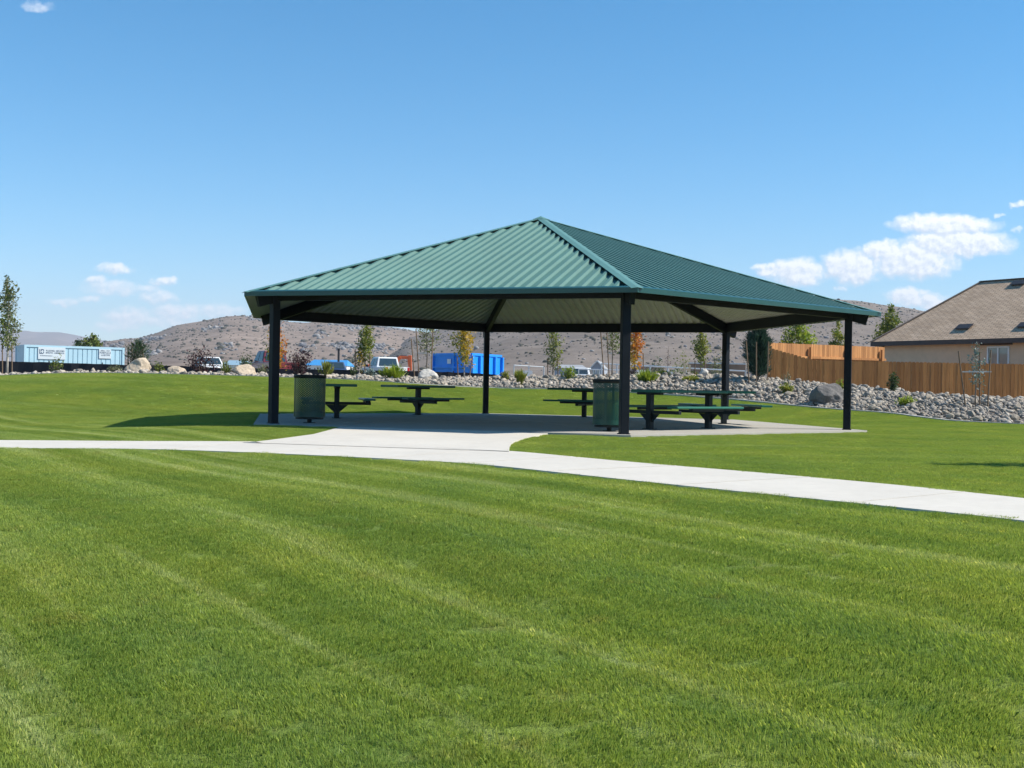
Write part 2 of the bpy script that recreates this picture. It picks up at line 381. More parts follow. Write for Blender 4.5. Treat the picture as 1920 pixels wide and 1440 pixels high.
cg = bpy.data.node_groups.new('cloud_density', 'ShaderNodeTree')
cg.interface.new_socket('uv', in_out='INPUT', socket_type='NodeSocketVector'); cg.interface.new_socket('d', in_out='OUTPUT', socket_type='NodeSocketFloat')
gi = cg.nodes.new('NodeGroupInput'); go = cg.nodes.new('NodeGroupOutput')
wv = cg.nodes.new('ShaderNodeTexNoise'); wv.inputs['Scale'].default_value = .045; wv.inputs['Detail'].default_value = 5; cg.links.new(gi.outputs[0], wv.inputs['Vector'])
wsub = cg.nodes.new('ShaderNodeVectorMath'); wsub.operation = 'SUBTRACT'; cg.links.new(wv.outputs['Color'], wsub.inputs[0]); wsub.inputs[1].default_value = (.5, .5, .5)
wsc = cg.nodes.new('ShaderNodeVectorMath'); wsc.operation = 'MULTIPLY'; cg.links.new(wsub.outputs[0], wsc.inputs[0]); wsc.inputs[1].default_value = (46, 26, 0)
wad = cg.nodes.new('ShaderNodeVectorMath'); wad.operation = 'ADD'; cg.links.new(gi.outputs[0], wad.inputs[0]); cg.links.new(wsc.outputs[0], wad.inputs[1])
tot = None
for (px, py, rx, ry, op) in CL:
    rx *= 1.0 if px > 900 else 1.22; u0, y0, v0 = ray(px, py); u0 = u0 / y0 * F; v0 = v0 / y0 * F       # place in the sky: tangent of bearing and of elevation
    sb = cg.nodes.new('ShaderNodeVectorMath'); sb.operation = 'SUBTRACT'; cg.links.new(wad.outputs[0], sb.inputs[0]); sb.inputs[1].default_value = (u0, v0, 0)
    dv = cg.nodes.new('ShaderNodeVectorMath'); dv.operation = 'MULTIPLY'; cg.links.new(sb.outputs[0], dv.inputs[0]); dv.inputs[1].default_value = (1 / (rx * 1.3), 1 / (ry * 1.3), 0)
    ln = cg.nodes.new('ShaderNodeVectorMath'); ln.operation = 'LENGTH'; cg.links.new(dv.outputs[0], ln.inputs[0])
    k = math_n(cg, 'MULTIPLY', math_n(cg, 'SMOOTH_MIN', math_n(cg, 'SUBTRACT', 1.0, ln.outputs['Value'], clamp=True), .55, .3), op)
    tot = k if tot is None else math_n(cg, 'MAXIMUM', tot, k)
fn = cg.nodes.new('ShaderNodeTexNoise'); fn.inputs['Scale'].default_value = .06; fn.inputs['Detail'].default_value = 7; fn.inputs['Roughness'].default_value = .62; cg.links.new(gi.outputs[0], fn.inputs['Vector'])
dd = math_n(cg, 'MULTIPLY', tot, math_n(cg, 'MULTIPLY_ADD', fn.outputs['Fac'], 3.4, -.05))
cg.links.new(dd, go.inputs[0])
tc = WN.new('ShaderNodeTexCoord'); sx = WN.new('ShaderNodeSeparateXYZ'); WL.new(tc.outputs['Generated'], sx.inputs[0])
yy = math_n(wn, 'MAXIMUM', sx.outputs[1], .05)
cb = WN.new('ShaderNodeCombineXYZ'); WL.new(math_n(wn, 'MULTIPLY', math_n(wn, 'DIVIDE', sx.outputs[0], yy), F), cb.inputs[0]); WL.new(math_n(wn, 'MULTIPLY', math_n(wn, 'DIVIDE', sx.outputs[2], yy), F), cb.inputs[1])
g1 = WN.new('ShaderNodeGroup'); g1.node_tree = cg; WL.new(cb.outputs[0], g1.inputs[0])
of = WN.new('ShaderNodeVectorMath'); WL.new(cb.outputs[0], of.inputs[0]); of.inputs[1].default_value = (5, 7, 0)
g2 = WN.new('ShaderNodeGroup'); g2.node_tree = cg; WL.new(of.outputs[0], g2.inputs[0])
alpha = ramp(wn, g1.outputs[0], [(.05, 0.0), (.64, 1.0)])
front = math_n(wn, 'GREATER_THAN', sx.outputs[1], .3)
lit = math_n(wn, 'MULTIPLY_ADD', math_n(wn, 'SUBTRACT', g1.outputs[0], g2.outputs[0]), 1.5, .62, True)
ccol = ramp(wn, lit, [(0.2, (5.0, 5.4, 6.0)), (.95, (7.8, 7.7, 7.65))])
hs = WN.new('ShaderNodeHueSaturation'); hs.inputs['Saturation'].default_value = 1.38; hs.inputs['Hue'].default_value = .489; WL.new(sky.outputs[0], hs.inputs['Color'])
skyc = mix(wn, math_n(wn, 'MULTIPLY', math_n(wn, 'MULTIPLY', alpha, front), .93), hs.outputs[0], ccol)
WL.new(skyc, WN['Background'].inputs['Color']); WN['Background'].inputs['Strength'].default_value = .108

# ------------------------------------------------------------------ far ground and hills
rr = np.concatenate([np.arange(0, 60, 2.5), np.array([60, 66, 75, 85, 100, 120, 160, 220, 320, 500, 800, 1500, 3000, 6000, 14000])]); aa = np.linspace(0, 2 * math.pi, 181)
A_, R_ = np.meshgrid(aa, rr); gx, gy = R_ * np.sin(A_), R_ * np.cos(A_)
hz_ = MB(); hz_.box((0, 0, 280), (19000, 19000, 580)); hzm = bpy.data.materials.new('haze_air'); hzm.use_nodes = True; hn = hzm.node_tree
for q_ in list(hn.nodes):
    if q_.type != 'OUTPUT_MATERIAL': hn.nodes.remove(q_)
pv = hn.nodes.new('ShaderNodeVolumePrincipled'); pv.inputs['Color'].default_value = (.80, .88, 1, 1); pv.inputs['Density'].default_value = .00013; pv.inputs['Anisotropy'].default_value = .0
hn.links.new(pv.outputs[0], hn.nodes['Material Output'].inputs['Volume'])
hzo = hz_.build('haze', hzm); tag(hzo, 'pale air between the camera and the far hills', 'haze', None, 'stuff')
structure(grid_obj('ground', gx, gy, ground_np(gx, gy) - .16, m_dirt))
from mathutils import noise as mnoise
def hill(name, ridge, D, foot, mat, rough, seed, nu=260, nt=90, over=1.35):
    rx = [at(a, b, D).x for a, b in ridge]; rz = [at(a, b, D).z for a, b in ridge]
    xs = np.linspace(rx[0], rx[-1], nu); zr = np.interp(xs, rx, rz)
    k = np.ones(5) / 5; zr = np.convolve(np.pad(zr, 2, 'edge'), k, 'valid')
    ts = np.concatenate([np.linspace(0, 1, nt), np.linspace(1.02, over, 12)])
    X = np.zeros((len(ts), nu)); Y = X.copy(); Z = X.copy()
    for j, t in enumerate(ts):
        y = foot + (D - foot) * t; X[j] = xs * (y / D) if t <= 1 else xs; Y[j] = y
        pf = (t ** 1.25) if t <= 1 else 1 - ((t - 1) / (over - 1)) ** 2 * .7
        Z[j] = 0.3 + (zr - .3) * pf
        for i in range(nu):
            v = Vector((X[j, i] / 160 + seed, Y[j, i] / 160, seed * 3.1))
            q = mnoise.fractal(v, 1.0, 2.1, 6) ; q2 = mnoise.ridged_multi_fractal(v * .6, 1.0, 2.0, 5, 1, 2) - 1
            amp = rough * min(1, 4 * t * (1.12 - min(t, 1)) + .04)
            Y[j, i] += q * rough * 2.2 * min(1, t * 3) * (t < 1)
            Z[j, i] += (q * .7 + q2 * .35) * amp
    structure(grid_obj(name, X, Y, Z, mat)); return X, Y, Z
m_hill = mat_hill('dry_hillside', (.235, .184, .150)); m_hill2 = mat_hill('rocky_hillside', (.195, .163, .138)); m_mtn = mat_hill('far_mountain', (.20, .155, .135), .3)
hill('far_mountains', [(-700, 640), (-300, 612), (-120, 625), (0, 621), (37, 620), (87, 625), (107, 620), (130, 628), (152, 632), (200, 640), (300, 652), (420, 660), (700, 690)], 7000, 3800, m_mtn, 22, 3.3, 160, 50)
HA_ = hill('dry_hill', [(120, 672), (192, 643), (232, 636), (260, 636), (300, 622), (330, 610), (375, 602), (425, 592), (450, 591.5), (480, 594), (526, 603), (544, 605), (573, 606), (591, 603), (612, 602), (665, 603), (713, 608), (740, 614), (772, 618), (830, 628), (930, 660), (1000, 690)], 1500, 520, m_hill, 9, 1.7)
HB_ = hill('rocky_hill', [(690, 700), (760, 640), (820, 622), (880, 605), (960, 570), (1100, 530), (1250, 522), (1400, 540), (1500, 555), (1573, 563), (1604, 564.5), (1651, 571), (1698, 578), (1750, 587), (1850, 602), (2000, 625), (2300, 660)], 1150, 380, m_hill2, 9, 5.2)

# brush and rocks standing on the hillsides
def ico(sub=1, seed=0, amp=.25, sz=.7):
    bm = bmesh.new(); bmesh.ops.create_icosphere(bm, subdivisions=sub, radius=1); rn = random.Random(seed)
    for v in bm.verts: v.co *= 1 + rn.uniform(-amp, amp); v.co.z *= sz
    v = np.array([tuple(q.co) for q in bm.verts], np.float32); f = np.array([[q.index for q in p.verts] for p in bm.faces]); bm.free(); return v, f
ICO = [ico(1, i) for i in range(6)] + [ico(2, 20 + i, .3, .8) for i in range(4)]
def on_hill(Hs, jf, if_):
    X, Y, Z = Hs; j = np.clip(jf.astype(int), 0, X.shape[0] - 2); i = np.clip(if_.astype(int), 0, X.shape[1] - 2); a, b = (jf - j)[:, None], (if_ - i)[:, None]
    P = np.stack([X, Y, Z], -1); return P[j, i] * (1 - a) * (1 - b) + P[j + 1, i] * a * (1 - b) + P[j, i + 1] * (1 - a) * b + P[j + 1, i + 1] * a * b
def merge(name, P, S, kinds, mat, label, cat, sink=.2):
    V, Fs, o = [], [], 0
    for p, s_ in zip(P, S):
        v, f = ICO[int(RNG.choice(kinds))]; a = RNG.uniform(0, 6.28); c_, sn = math.cos(a), math.sin(a)
        w = np.stack([v[:, 0] * c_ - v[:, 1] * sn, v[:, 0] * sn + v[:, 1] * c_, v[:, 2]], 1) * s_ * RNG.uniform(.8, 1.25, 3) + p + np.array([0, 0, s_ * sink]); V.append(w); Fs.append(f + o); o += len(v)
    V = np.concatenate(V); Fc = np.concatenate(Fs); n = len(Fc); me = bpy.data.meshes.new(name); me.vertices.add(len(V)); me.vertices.foreach_set('co', V.astype(np.float32).ravel())
    me.loops.add(n * 3); me.loops.foreach_set('vertex_index', Fc.astype(np.int32).ravel()); me.polygons.add(n); me.polygons.foreach_set('loop_start', np.arange(0, n * 3, 3, dtype=np.int32)); me.update(calc_edges=True); me.materials.append(mat)
    o_ = bpy.data.objects.new(name, me); COL.objects.link(o_); return tag(o_, label, cat, None, 'stuff')
def clusters(Hs, centres, per, spread):
    J, I = [], []
    for (cj, ci) in centres:
        n = int(per * RNG.uniform(.5, 1.6)); J.append(cj + RNG.normal(0, spread[0], n)); I.append(ci + RNG.normal(0, spread[1], n))
    return np.clip(np.concatenate(J), 1, 88.9), np.clip(np.concatenate(I), 1, 258)
m_brush = mat_rock('sagebrush', [(0, (.055, .055, .038)), (.5, (.085, .080, .058)), (1, (.12, .105, .075))]); m_hrock = mat_rock('hill_rock', [(0, (.115, .115, .125)), (.5, (.19, .187, .19)), (1, (.33, .315, .30))])
n = 2600; P = on_hill(HA_, 89 * RNG.uniform(.15, 1, n) ** .7, RNG.uniform(2, 257, n)); merge('sagebrush', P, RNG.lognormal(math.log(.75), .55, n).clip(.3, 3.2), list(range(6)), m_brush, 'scattered dark sagebrush on the dry left hill', 'sagebrush')
cen = [(RNG.uniform(30, 86), RNG.uniform(25, 200)) for _ in range(34)]
J, I = clusters(HA_, cen, 46, (3.2, 3.0)); merge('rock_outcrop', on_hill(HA_, J, I), RNG.lognormal(math.log(.85), .55, len(J)).clip(.3, 3.2), list(range(6, 10)), m_hrock, 'grey rock outcrops in clusters on the dry left hill', 'rocks')
n = 4200; P = on_hill(HB_, 89 * RNG.uniform(.1, 1, n) ** .7, RNG.uniform(2, 257, n)); merge('sagebrush', P, RNG.lognormal(math.log(.55), .5, n).clip(.25, 2.2), list(range(6)), m_brush, 'sagebrush sprinkled over the rocky hill behind the shelter', 'sagebrush')
cen = [(RNG.uniform(18, 84), RNG.uniform(8, 250)) for _ in range(90)]
J, I = clusters(HB_, cen, 42, (6.5, 6.5)); merge('hill_stones', on_hill(HB_, J, I), RNG.lognormal(math.log(.42), .5, len(J)).clip(.2, 2.4), list(range(6)), m_hrock, 'pale stones speckling the rocky hill behind the shelter', 'rocks')

# ------------------------------------------------------------------ lawn, mow curb, rock bed
bx = np.array([p.x for p in bord] + [14.6, 18, 25, 45]); by = np.array([p.y for p in bord] + [25, 20, 12, 8])
cx_ = np.array([p.x for p in crest] + [19.5, 24, 32, 55]); cy_ = np.array([p.y for p in crest] + [33, 28, 20, 14])
def yb(x): return np.interp(x, bx, by)
def yc(x): return np.interp(x, cx_, cy_)
lx = np.arange(-46, 46.1, .4); lt = np.linspace(0, 1, 140)
LX, LT = np.meshgrid(lx, lt); LY = -12 + (yb(LX) + 12) * LT
structure(grid_obj('lawn', LX, LY, ground_np(LX, LY), m_lawn))
KT = np.linspace(0, 1, 26); KX, KK = np.meshgrid(lx, KT); KY = yb(KX) + (yc(KX) + 3.2 - yb(KX)) * KK
structure(grid_obj('rock_bed', KX, KY, ground_np(KX, KY) - .02, m_bed))
curb = MB(); xs = np.arange(-30, 24, .35)
pts = [Vector((x, float(yb(x)) - .04, gz(x, float(yb(x))) - .02)) for x in xs]
for a, b in zip(pts, pts[1:]): curb.bar(a, b, .14, .10)
structure(curb.build('mow_curb', m_curb))

# ------------------------------------------------------------------ path, apron and slab
def resample(poly, n):
    p = np.array([tuple(q)[:2] for q in poly]); s = np.concatenate([[0], np.cumsum(np.hypot(*np.diff(p, axis=0).T))]); s /= s[-1]
    t = np.linspace(0, 1, n); return np.stack([np.interp(t, s, p[:, 0]), np.interp(t, s, p[:, 1])], 1)
def smooth_poly(p, it=3):
    p = p.copy()
    for _ in range(it): p[1:-1] = (p[:-2] + 2 * p[1:-1] + p[2:]) / 4
    return p
pa = smooth_poly(resample(far_e, 90), 6); pb = smooth_poly(resample(near_e, 90), 6)
PT = -.085
path = MB(); rows = 5
vs = []
for a, b in zip(pa, pb):
    for k in range(rows + 1):
        q = a + (b - a) * k / rows; vs.append((q[0], q[1], PT))
n = rows + 1
path.add(vs, [(i * n + k, (i + 1) * n + k, (i + 1) * n + k + 1, i * n + k + 1) for i in range(89) for k in range(rows)])
for e in (pa, pb):
    path.add([(q[0], q[1], PT) for q in e] + [(q[0], q[1], PT - .12) for q in e], [(i, i + 1, 91 + i, 90 + i) for i in range(89)])
for i in range(6, 88, 7):       # control joints, dark grooves
    a = Vector((*pa[i], PT + .002)); b = Vector((*pb[int(np.argmin(((pb - pa[i]) ** 2).sum(1)))], PT + .002)); path.bar(a, b, .005, .003, m=1)
m_joint = M('joint_line', (.44, .41, .355), .95)  # plain tone of the joint strips in path and slab
structure(path.build('path', [m_path, m_joint], norm=False))
ALEFT = [(455, 829.5), (480, 828), (535, 821), (587, 814), (618, 806), (639, 800)]
ARIGHT = [(1037, 811), (1017, 814), (985, 820.5), (965, 827), (956, 834), (954, 846)]
AZ = [-.080, -.062, -.042, -.026, -.012, -.003]
al = [at_z(a, b, z) for (a, b), z in zip(ALEFT, AZ)]; ar = [at_z(a, b, z) for (a, b), z in zip(ARIGHT[::-1], AZ)]
ap = MB(); NC = 12
for k in range(6):
    for c in range(NC + 1): q = al[k].lerp(ar[k], c / NC); ap.v.append((q.x, q.y, AZ[k]))
for k in range(5):
    for c in range(NC): ap.f.append((k * (NC + 1) + c, k * (NC + 1) + c + 1, (k + 1) * (NC + 1) + c + 1, (k + 1) * (NC + 1) + c)); ap.m.append(0)
for e in (al, ar): ap.add(e + [p - Vector((0, 0, .12)) for p in e], [(i, i + 1, i + 7, i + 6) for i in range(5)])
jl = [at_z(a, b, -.080) for a, b in ((955, 846.3), (780, 838), (600, 833), (480, 830.2))]
for a, b in zip(jl, jl[1:]): ap.bar(Vector((a.x, a.y, -.078)), Vector((b.x, b.y, -.078)), .025, .004, m=1)
top = al + ar[::-1]
structure(ap.build('apron_path', [m_path, m_joint], norm=False))
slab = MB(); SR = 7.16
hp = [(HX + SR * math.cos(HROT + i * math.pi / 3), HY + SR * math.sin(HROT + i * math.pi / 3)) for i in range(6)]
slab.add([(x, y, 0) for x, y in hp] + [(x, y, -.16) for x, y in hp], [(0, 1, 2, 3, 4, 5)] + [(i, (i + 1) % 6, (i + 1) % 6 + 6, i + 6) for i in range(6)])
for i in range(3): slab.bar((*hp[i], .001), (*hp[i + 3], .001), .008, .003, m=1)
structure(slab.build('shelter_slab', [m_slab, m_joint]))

# ------------------------------------------------------------------ picnic shelter
sh = thing('picnic_shelter', 'large open picnic shelter with six dark posts and a green ribbed metal hip roof', 'picnic shelter', (HX, HY, 0))
APO, HALF = RE * math.cos(math.pi / 6), RE / 2
def dirv(a): return Vector((math.cos(a), math.sin(a), 0))
ZE = HE - .05
us = [-HALF]; pitch_ = .2; k0 = -HALF + .03
q = k0; prof = [(-HALF, 0)]
while q < HALF - .2:
    for du, h in ((.06, 0), (.086, .046), (.142, .046), (.168, 0)): prof.append((q + du, h))
    q += pitch_
prof.append((HALF, 0))
for i in range(6):
    am = HROT + math.pi / 6 + i * math.pi / 3; m_ = dirv(am); t_ = Vector((-m_.y, m_.x, 0))
    nrm = Vector((m_.x * (HA - HE), m_.y * (HA - HE), APO)).normalized()
    def P(u, s): return m_ * (APO * (1 - s)) + t_ * u + Vector((0, 0, ZE + (HA - HE) * s))
    b = MB()
    for off, mi in ((0, 0), (-.012, 1)):
        vs = []
        for u, h in prof:
            s = max(0, 1 - abs(u) / HALF); vs += [P(u, 0) + nrm * (h + off), P(u, s) + nrm * (h + off)]
        fs = [(2 * j, 2 * j + 2, 2 * j + 3, 2 * j + 1) if mi == 0 else (2 * j + 1, 2 * j + 3, 2 * j + 2, 2 * j) for j in range(len(prof) - 1)]
        b.add(vs, fs, mi)
    b.build('roof_panel', [m_roof, m_under], sh, norm=False)
    e = MB(); L_ = HALF * (APO + .03) / APO
    c0, c1 = m_ * (APO + .015) - t_ * L_, m_ * (APO + .015) + t_ * L_
    e.bar(c0 + Vector((0, 0, HE - .028)), c1 + Vector((0, 0, HE - .028)), .02, .085)
    f0 = m_ * (APO - .035) - t_ * (L_ - .04) + Vector((0, 0, HE + .028)); f1 = m_ * (APO - .035) + t_ * (L_ - .04) + Vector((0, 0, HE + .028))
    e.bar(f0, f1, .10, .006, up=nrm)
    e.build('eave_trim', m_trim, sh)
    # hip cap on the corner at angle HROT + i*60
    ac = HROT + i * math.pi / 3; hd = dirv(ac)
    lo = hd * (RE + .03) + Vector((0, 0, ZE)); hi = Vector((0, 0, ZE + HA - HE)); ax = (hi - lo).normalized()
    cap = MB()
    for sgn in (-1, 1):
        an = ac + sgn * math.pi / 6; mm = dirv(an); nn = Vector((mm.x * (HA - HE), mm.y * (HA - HE), APO)).normalized()
        inp = nn.cross(ax).normalized()
        if inp.dot(mm - hd * mm.dot(hd)) < 0: inp = -inp
        up = Vector((0, 0, .064))
        c = [lo + up, hi + up, hi + up + inp * .11, lo + up + inp * .11]
        dn = [x_ - nn * .006 for x_ in c]
        cap.add(c + dn, [(0, 1, 2, 3), (7, 6, 5, 4), (2, 3, 7, 6), (0, 3, 7, 4)])
    cap.build('hip_cap', m_cap, sh)
    # post
    pc = hd * RP; po = MB(); Mz = Matrix.Rotation(ac, 3, 'Z')
    po.box(pc + Vector((0, 0, 1.2)), (.15, .15, 2.4), Mz); post = po.build('post', m_frame, sh, bevel=.012)
    bp = MB(); bp.box(pc + Vector((0, 0, .009)), (.18, .18, .016), Mz); bp.build('base_plate', m_frame, post)
    # beams
    nx = dirv(ac + math.pi / 3) * RP; d = (nx - pc).normalized()
    eb = MB(); eb.bar(pc + d * .05 + Vector((0, 0, 2.43)), nx - d * .05 + Vector((0, 0, 2.43)), .09, .24); eb.build('eave_beam', m_frame, sh, bevel=.008)
    hz = lambda r: ZE + (RE - r) / RE * (HA - HE) - .04 - .12
    hb = MB(); hb.bar(hd * .12 + Vector((0, 0, hz(.12))), hd * 7.13 + Vector((0, 0, hz(7.13))), .10, .24); hb.build('hip_beam', m_frame, sh, bevel=.008)
    pu = MB(); f_ = .46                                            # purlin half way up
    p0, p1 = hd * RE * f_, dirv(ac + math.pi / 3) * RE * f_
    zp = ZE + (HA - HE) * (1 - f_) - .10
    pu.bar(p0 + Vector((0, 0, zp)), p1 + Vector((0, 0, zp)), .08, .14); pu.build('purlin', m_frame, sh)
hub = MB(); hub.tube([(0, 0, HA - .55), (0, 0, HA - .16)], .17, 12); hub.build('compression_ring', m_frame, sh)
pk = MB(); pk.add([dirv(HROT + i * math.pi / 3) * .22 + Vector((0, 0, ZE + (HA - HE) * (1 - .22 / RE) + .072)) for i in range(6)] + [Vector((0, 0, HA + .045))], [(i, (i + 1) % 6, 6) for i in range(6)])
pk.build('peak_cap', m_cap, sh)

# ------------------------------------------------------------------ picnic tables
def plank(L, w, z, y, t=.045):
    b = MB(); r = t / 2
    pr = [(-w / 2, z - r * .6), (-w / 2 + r * .6, z), (w / 2 - r * .6, z), (w / 2, z - r * .6), (w / 2, z - t + .008), (w / 2 - .01, z - t), (-w / 2 + .01, z - t), (-w / 2, z - t + .008)]
    b.prism(pr, -L / 2, L / 2, Matrix.Rotation(-math.pi / 2, 4, 'Z') @ Matrix.Translation((0, 0, 0)))
    b.v = [(x, yy_ + y, zz) for x, yy_, zz in b.v]
    return b
def table(px_py, ang, L, pedx, label, group, pos=None):
    p = pos if pos is not None else at_z(px_py[0], px_py[1], 0)
    t = thing('picnic_table', label, 'picnic table', (p.x, p.y, 0), ang, group)
    plank(L, .78, .768, 0, .058).build('tabletop', m_table, t, bevel=.004)
    for sgn in (-1, 1):
        s = plank(L - .02, .26, .455, sgn * .665, .045).build('seat', m_table, t, bevel=.004)
        ch = MB(); ch.bar((-.47, sgn * .665, .386), (.47, sgn * .665, .386), .10, .05); ch.build('seat_channel', m_tframe, s, bevel=.004)
    for px in pedx:
        pe = MB(); pe.box((px, 0, .357), (.115, .115, .71)); ped = pe.build('pedestal', m_tframe, t, bevel=.008)
        br = MB()
        if len(pedx) == 1: br.bar((-.33, 0, .69), (.33, 0, .69), .12, .05)
        else: br.bar((px, -.30, .69), (px, .30, .69), .10, .05)
        br.build('top_bracket', m_tframe, t, bevel=.004)
        arm = MB(); arm.bar((px, -.76, .335), (px, .76, .335), .075, .065); ar_ = arm.build('cross_arm', m_tframe, t, bevel=.004)
        for sgn in (-1, 1):
            gs = MB(); gs.prism([(sgn * .0575, .30), (sgn * .25, .30), (sgn * .0575, .13)], -.006 + px, .006 + px, Matrix(((0, 1, 0, 0), (1, 0, 0, 0), (0, 0, 1, 0), (0, 0, 0, 1))))
            gs.build('gusset', m_tframe, ar_)
            bo = MB(); bo.tube([(px, sgn * .055, .17), (px, sgn * .074, .17)], .012, 6); bo.build('bolt', m_chrome, ped)
        fp = MB(); fp.box((px, 0, .008), (.2, .2, .016)); fp.build('foot_plate', m_tframe, ped)
    return t
def edge(i): return HROT + math.pi / 6 + i * math.pi / 3 + math.pi / 2
TG = 'picnic tables around the shelter slab'
table((631, 784), edge(5), 1.83, [0], 'dark green picnic table seen end-on beside the perforated bin by the left front post', TG)
table((783.5, 778), edge(4), 1.83, [0], 'dark green single pedestal picnic table between the end-on table and the back post', TG)
table((1095, 782), edge(3), 1.83, [0], 'dark green picnic table half hidden behind the bin at the near front post', TG)
table((1357, 795), edge(2), 1.83, [0], 'green single pedestal picnic table in front of the right back post, its end in sun', TG)
a_, b_ = at_z(1220, 805, 0), at_z(1326, 803, 0)
table(None, edge(1), 2.02, [-.885, .885], 'green picnic table on two pedestals with a sunlit near bench, nearest of the tables', TG, (a_ + b_) / 2)

# ------------------------------------------------------------------ perforated bins
def bin_(px, py, label, rot_):
    p = at_z(px, py, 0); t = thing('trash_bin', label, 'trash bin', (p.x, p.y, 0), 0, 'perforated bins beside the shelter posts')
    r, z0, z1 = .30, .12, .93
    st = MB(); st.tube([(0, 0, 0), (0, 0, .10)], .045, 12); st.tube([(0, 0, 0), (0, 0, .012)], .12, 20); st.build('stem', m_tframe, t)
    ba = MB(); ba.tube([(0, 0, .075), (0, 0, .105)], .27, 32); ba.build('base_pan', m_tframe, t)
    bd = MB(); nst, ns = 34, 22                                     # expanded metal: crossing strands leave diamond holes
    for sg in (-1, 1):
        for k in range(nst):
            vs = []
            for j in range(ns + 1):
                z = z0 + .09 + (z1 - z0 - .15) * j / ns; a = 2 * math.pi * k / nst + sg * (z - z0) * 4.3
                for w in (-.0145, .0145):
                    a2 = a + w / r; vs.append((r * math.cos(a2), r * math.sin(a2), z))
            bd.add(vs, [(2 * j, 2 * j + 1, 2 * j + 3, 2 * j + 2) for j in range(ns)])
    for a in range(2):                                              # upright seams
        an = a * math.pi + rot_; c, s = math.cos(an), math.sin(an)
        bd.box((c * (r + .002), s * (r + .002), (z0 + z1) / 2), (.010, .035, z1 - z0 - .02), Matrix.Rotation(an, 3, 'Z'))
    bd.lathe([(r - .008, z0 + .10), (r + .004, z0 + .10), (r + .004, z0), (r - .008, z0), (r - .008, z0 + .10)], 40)
    bd.build('mesh_body', m_can, t, norm=False)
    ri = MB(); ri.lathe([(r - .03, z1 - .055), (r + .008, z1 - .06), (r + .016, z1 - .01), (r + .004, z1 + .006), (r - .03, z1), (r - .03, z1 - .055)], 40); ri.build('rim', m_tframe, t, smooth=True)
bin_(580, 793, 'green perforated metal trash bin next to the left front post', 3.6)
bin_(1142, 808.5, 'green perforated metal trash bin partly hidden behind the near front post', 4.4)
# ------------------------------------------------------------------ rocks
def rock_mesh(seed, sub=2, flat=.62, rough=.28):
    bm = bmesh.new(); bmesh.ops.create_icosphere(bm, subdivisions=sub, radius=1)
    rn = random.Random(seed); sx_, sy_, sz_ = rn.uniform(.85, 1.3), rn.uniform(.7, 1.0), rn.uniform(flat * .85, flat * 1.25)
    o = Vector((rn.uniform(0, 99), rn.uniform(0, 99), rn.uniform(0, 99)))
    cuts = [(Vector((rn.gauss(0, 1), rn.gauss(0, 1), rn.gauss(0, 1))).normalized(), rn.uniform(.62, .88)) for _ in range(7)]
    for v in bm.verts:
        p = v.co.copy()
        for nn, d in cuts:
            k = p.dot(nn)
            if k > d: p -= nn * (k - d) * .85
        p *= 1 + rough * mnoise.fractal(p * 1.1 + o, 1, 2, 4)
        v.co = Vector((p.x * sx_, p.y * sy_, p.z * sz_))
    me = bpy.data.meshes.new('cobble'); bm.to_mesh(me); bm.free(); return me
COBS = [rock_mesh(100 + i) for i in range(14)]
for me in COBS:
    me.materials.append(m_cob)
def tri_arr(me):
    v = np.empty(len(me.vertices) * 3, np.float32); me.vertices.foreach_get('co', v); v = v.reshape(-1, 3)
    f = np.array([tuple(p.vertices) for p in me.polygons]); return v, f
CT = [tri_arr(me) for me in COBS]
nr = 36000
xs_ = RNG.uniform(-23.5, 22, nr); kk = RNG.uniform(0, 1, nr) ** .85
ys_ = yb(xs_) + .16 + (yc(xs_) + 1.3 - yb(xs_)) * kk
rad = np.clip(RNG.lognormal(math.log(.044), .46, nr), .02, .14) 
zs_ = ground_np(xs_, ys_) + rad * RNG.uniform(-.1, .6, nr)
inview = (np.abs(xs_ / ys_) < .445) & (kk < .9)
score = np.where(inview, rad / ys_, 0); order = np.argsort(-score)
solo = order[:300]; rest = order[300:]
verts, faces, off = [], [], 0
for i in rest:
    v, f = CT[int(RNG.integers(14))]
    Mx = np.array(Euler((RNG.normal(0, .35), RNG.normal(0, .35), RNG.uniform(0, 6.28))).to_matrix(), np.float32)
    verts.append(v @ Mx.T * rad[i] + np.array([xs_[i], ys_[i], zs_[i]], np.float32)); faces.append(f + off); off += len(v)
V = np.concatenate(verts); Fc = np.concatenate(faces); n = len(Fc)
me = bpy.data.meshes.new('cobble_bank'); me.vertices.add(len(V)); me.vertices.foreach_set('co', V.astype(np.float32).ravel())
me.loops.add(n * 3); me.loops.foreach_set('vertex_index', Fc.astype(np.int32).ravel()); me.polygons.add(n); me.polygons.foreach_set('loop_start', np.arange(0, n * 3, 3, dtype=np.int32)); me.update(calc_edges=True); me.materials.append(m_cob)
ob = bpy.data.objects.new('cobble_bank', me); COL.objects.link(ob)
tag(ob, 'bank of mixed grey and beige cobbles heaped along the lawn edge', 'cobbles', 'cobbles of the rock bank', 'stuff')
for i in solo:
    o = bpy.data.objects.new('cobble', COBS[int(RNG.integers(14))]); COL.objects.link(o)
    o.location = (xs_[i], ys_[i], zs_[i]); o.rotation_euler = (RNG.normal(0, .3), RNG.normal(0, .3), RNG.uniform(0, 6.28)); o.scale = (rad[i],) * 3
    tag(o, 'larger grey or beige cobble lying in the rock bank behind the lawn', 'cobble', 'cobbles of the rock bank')

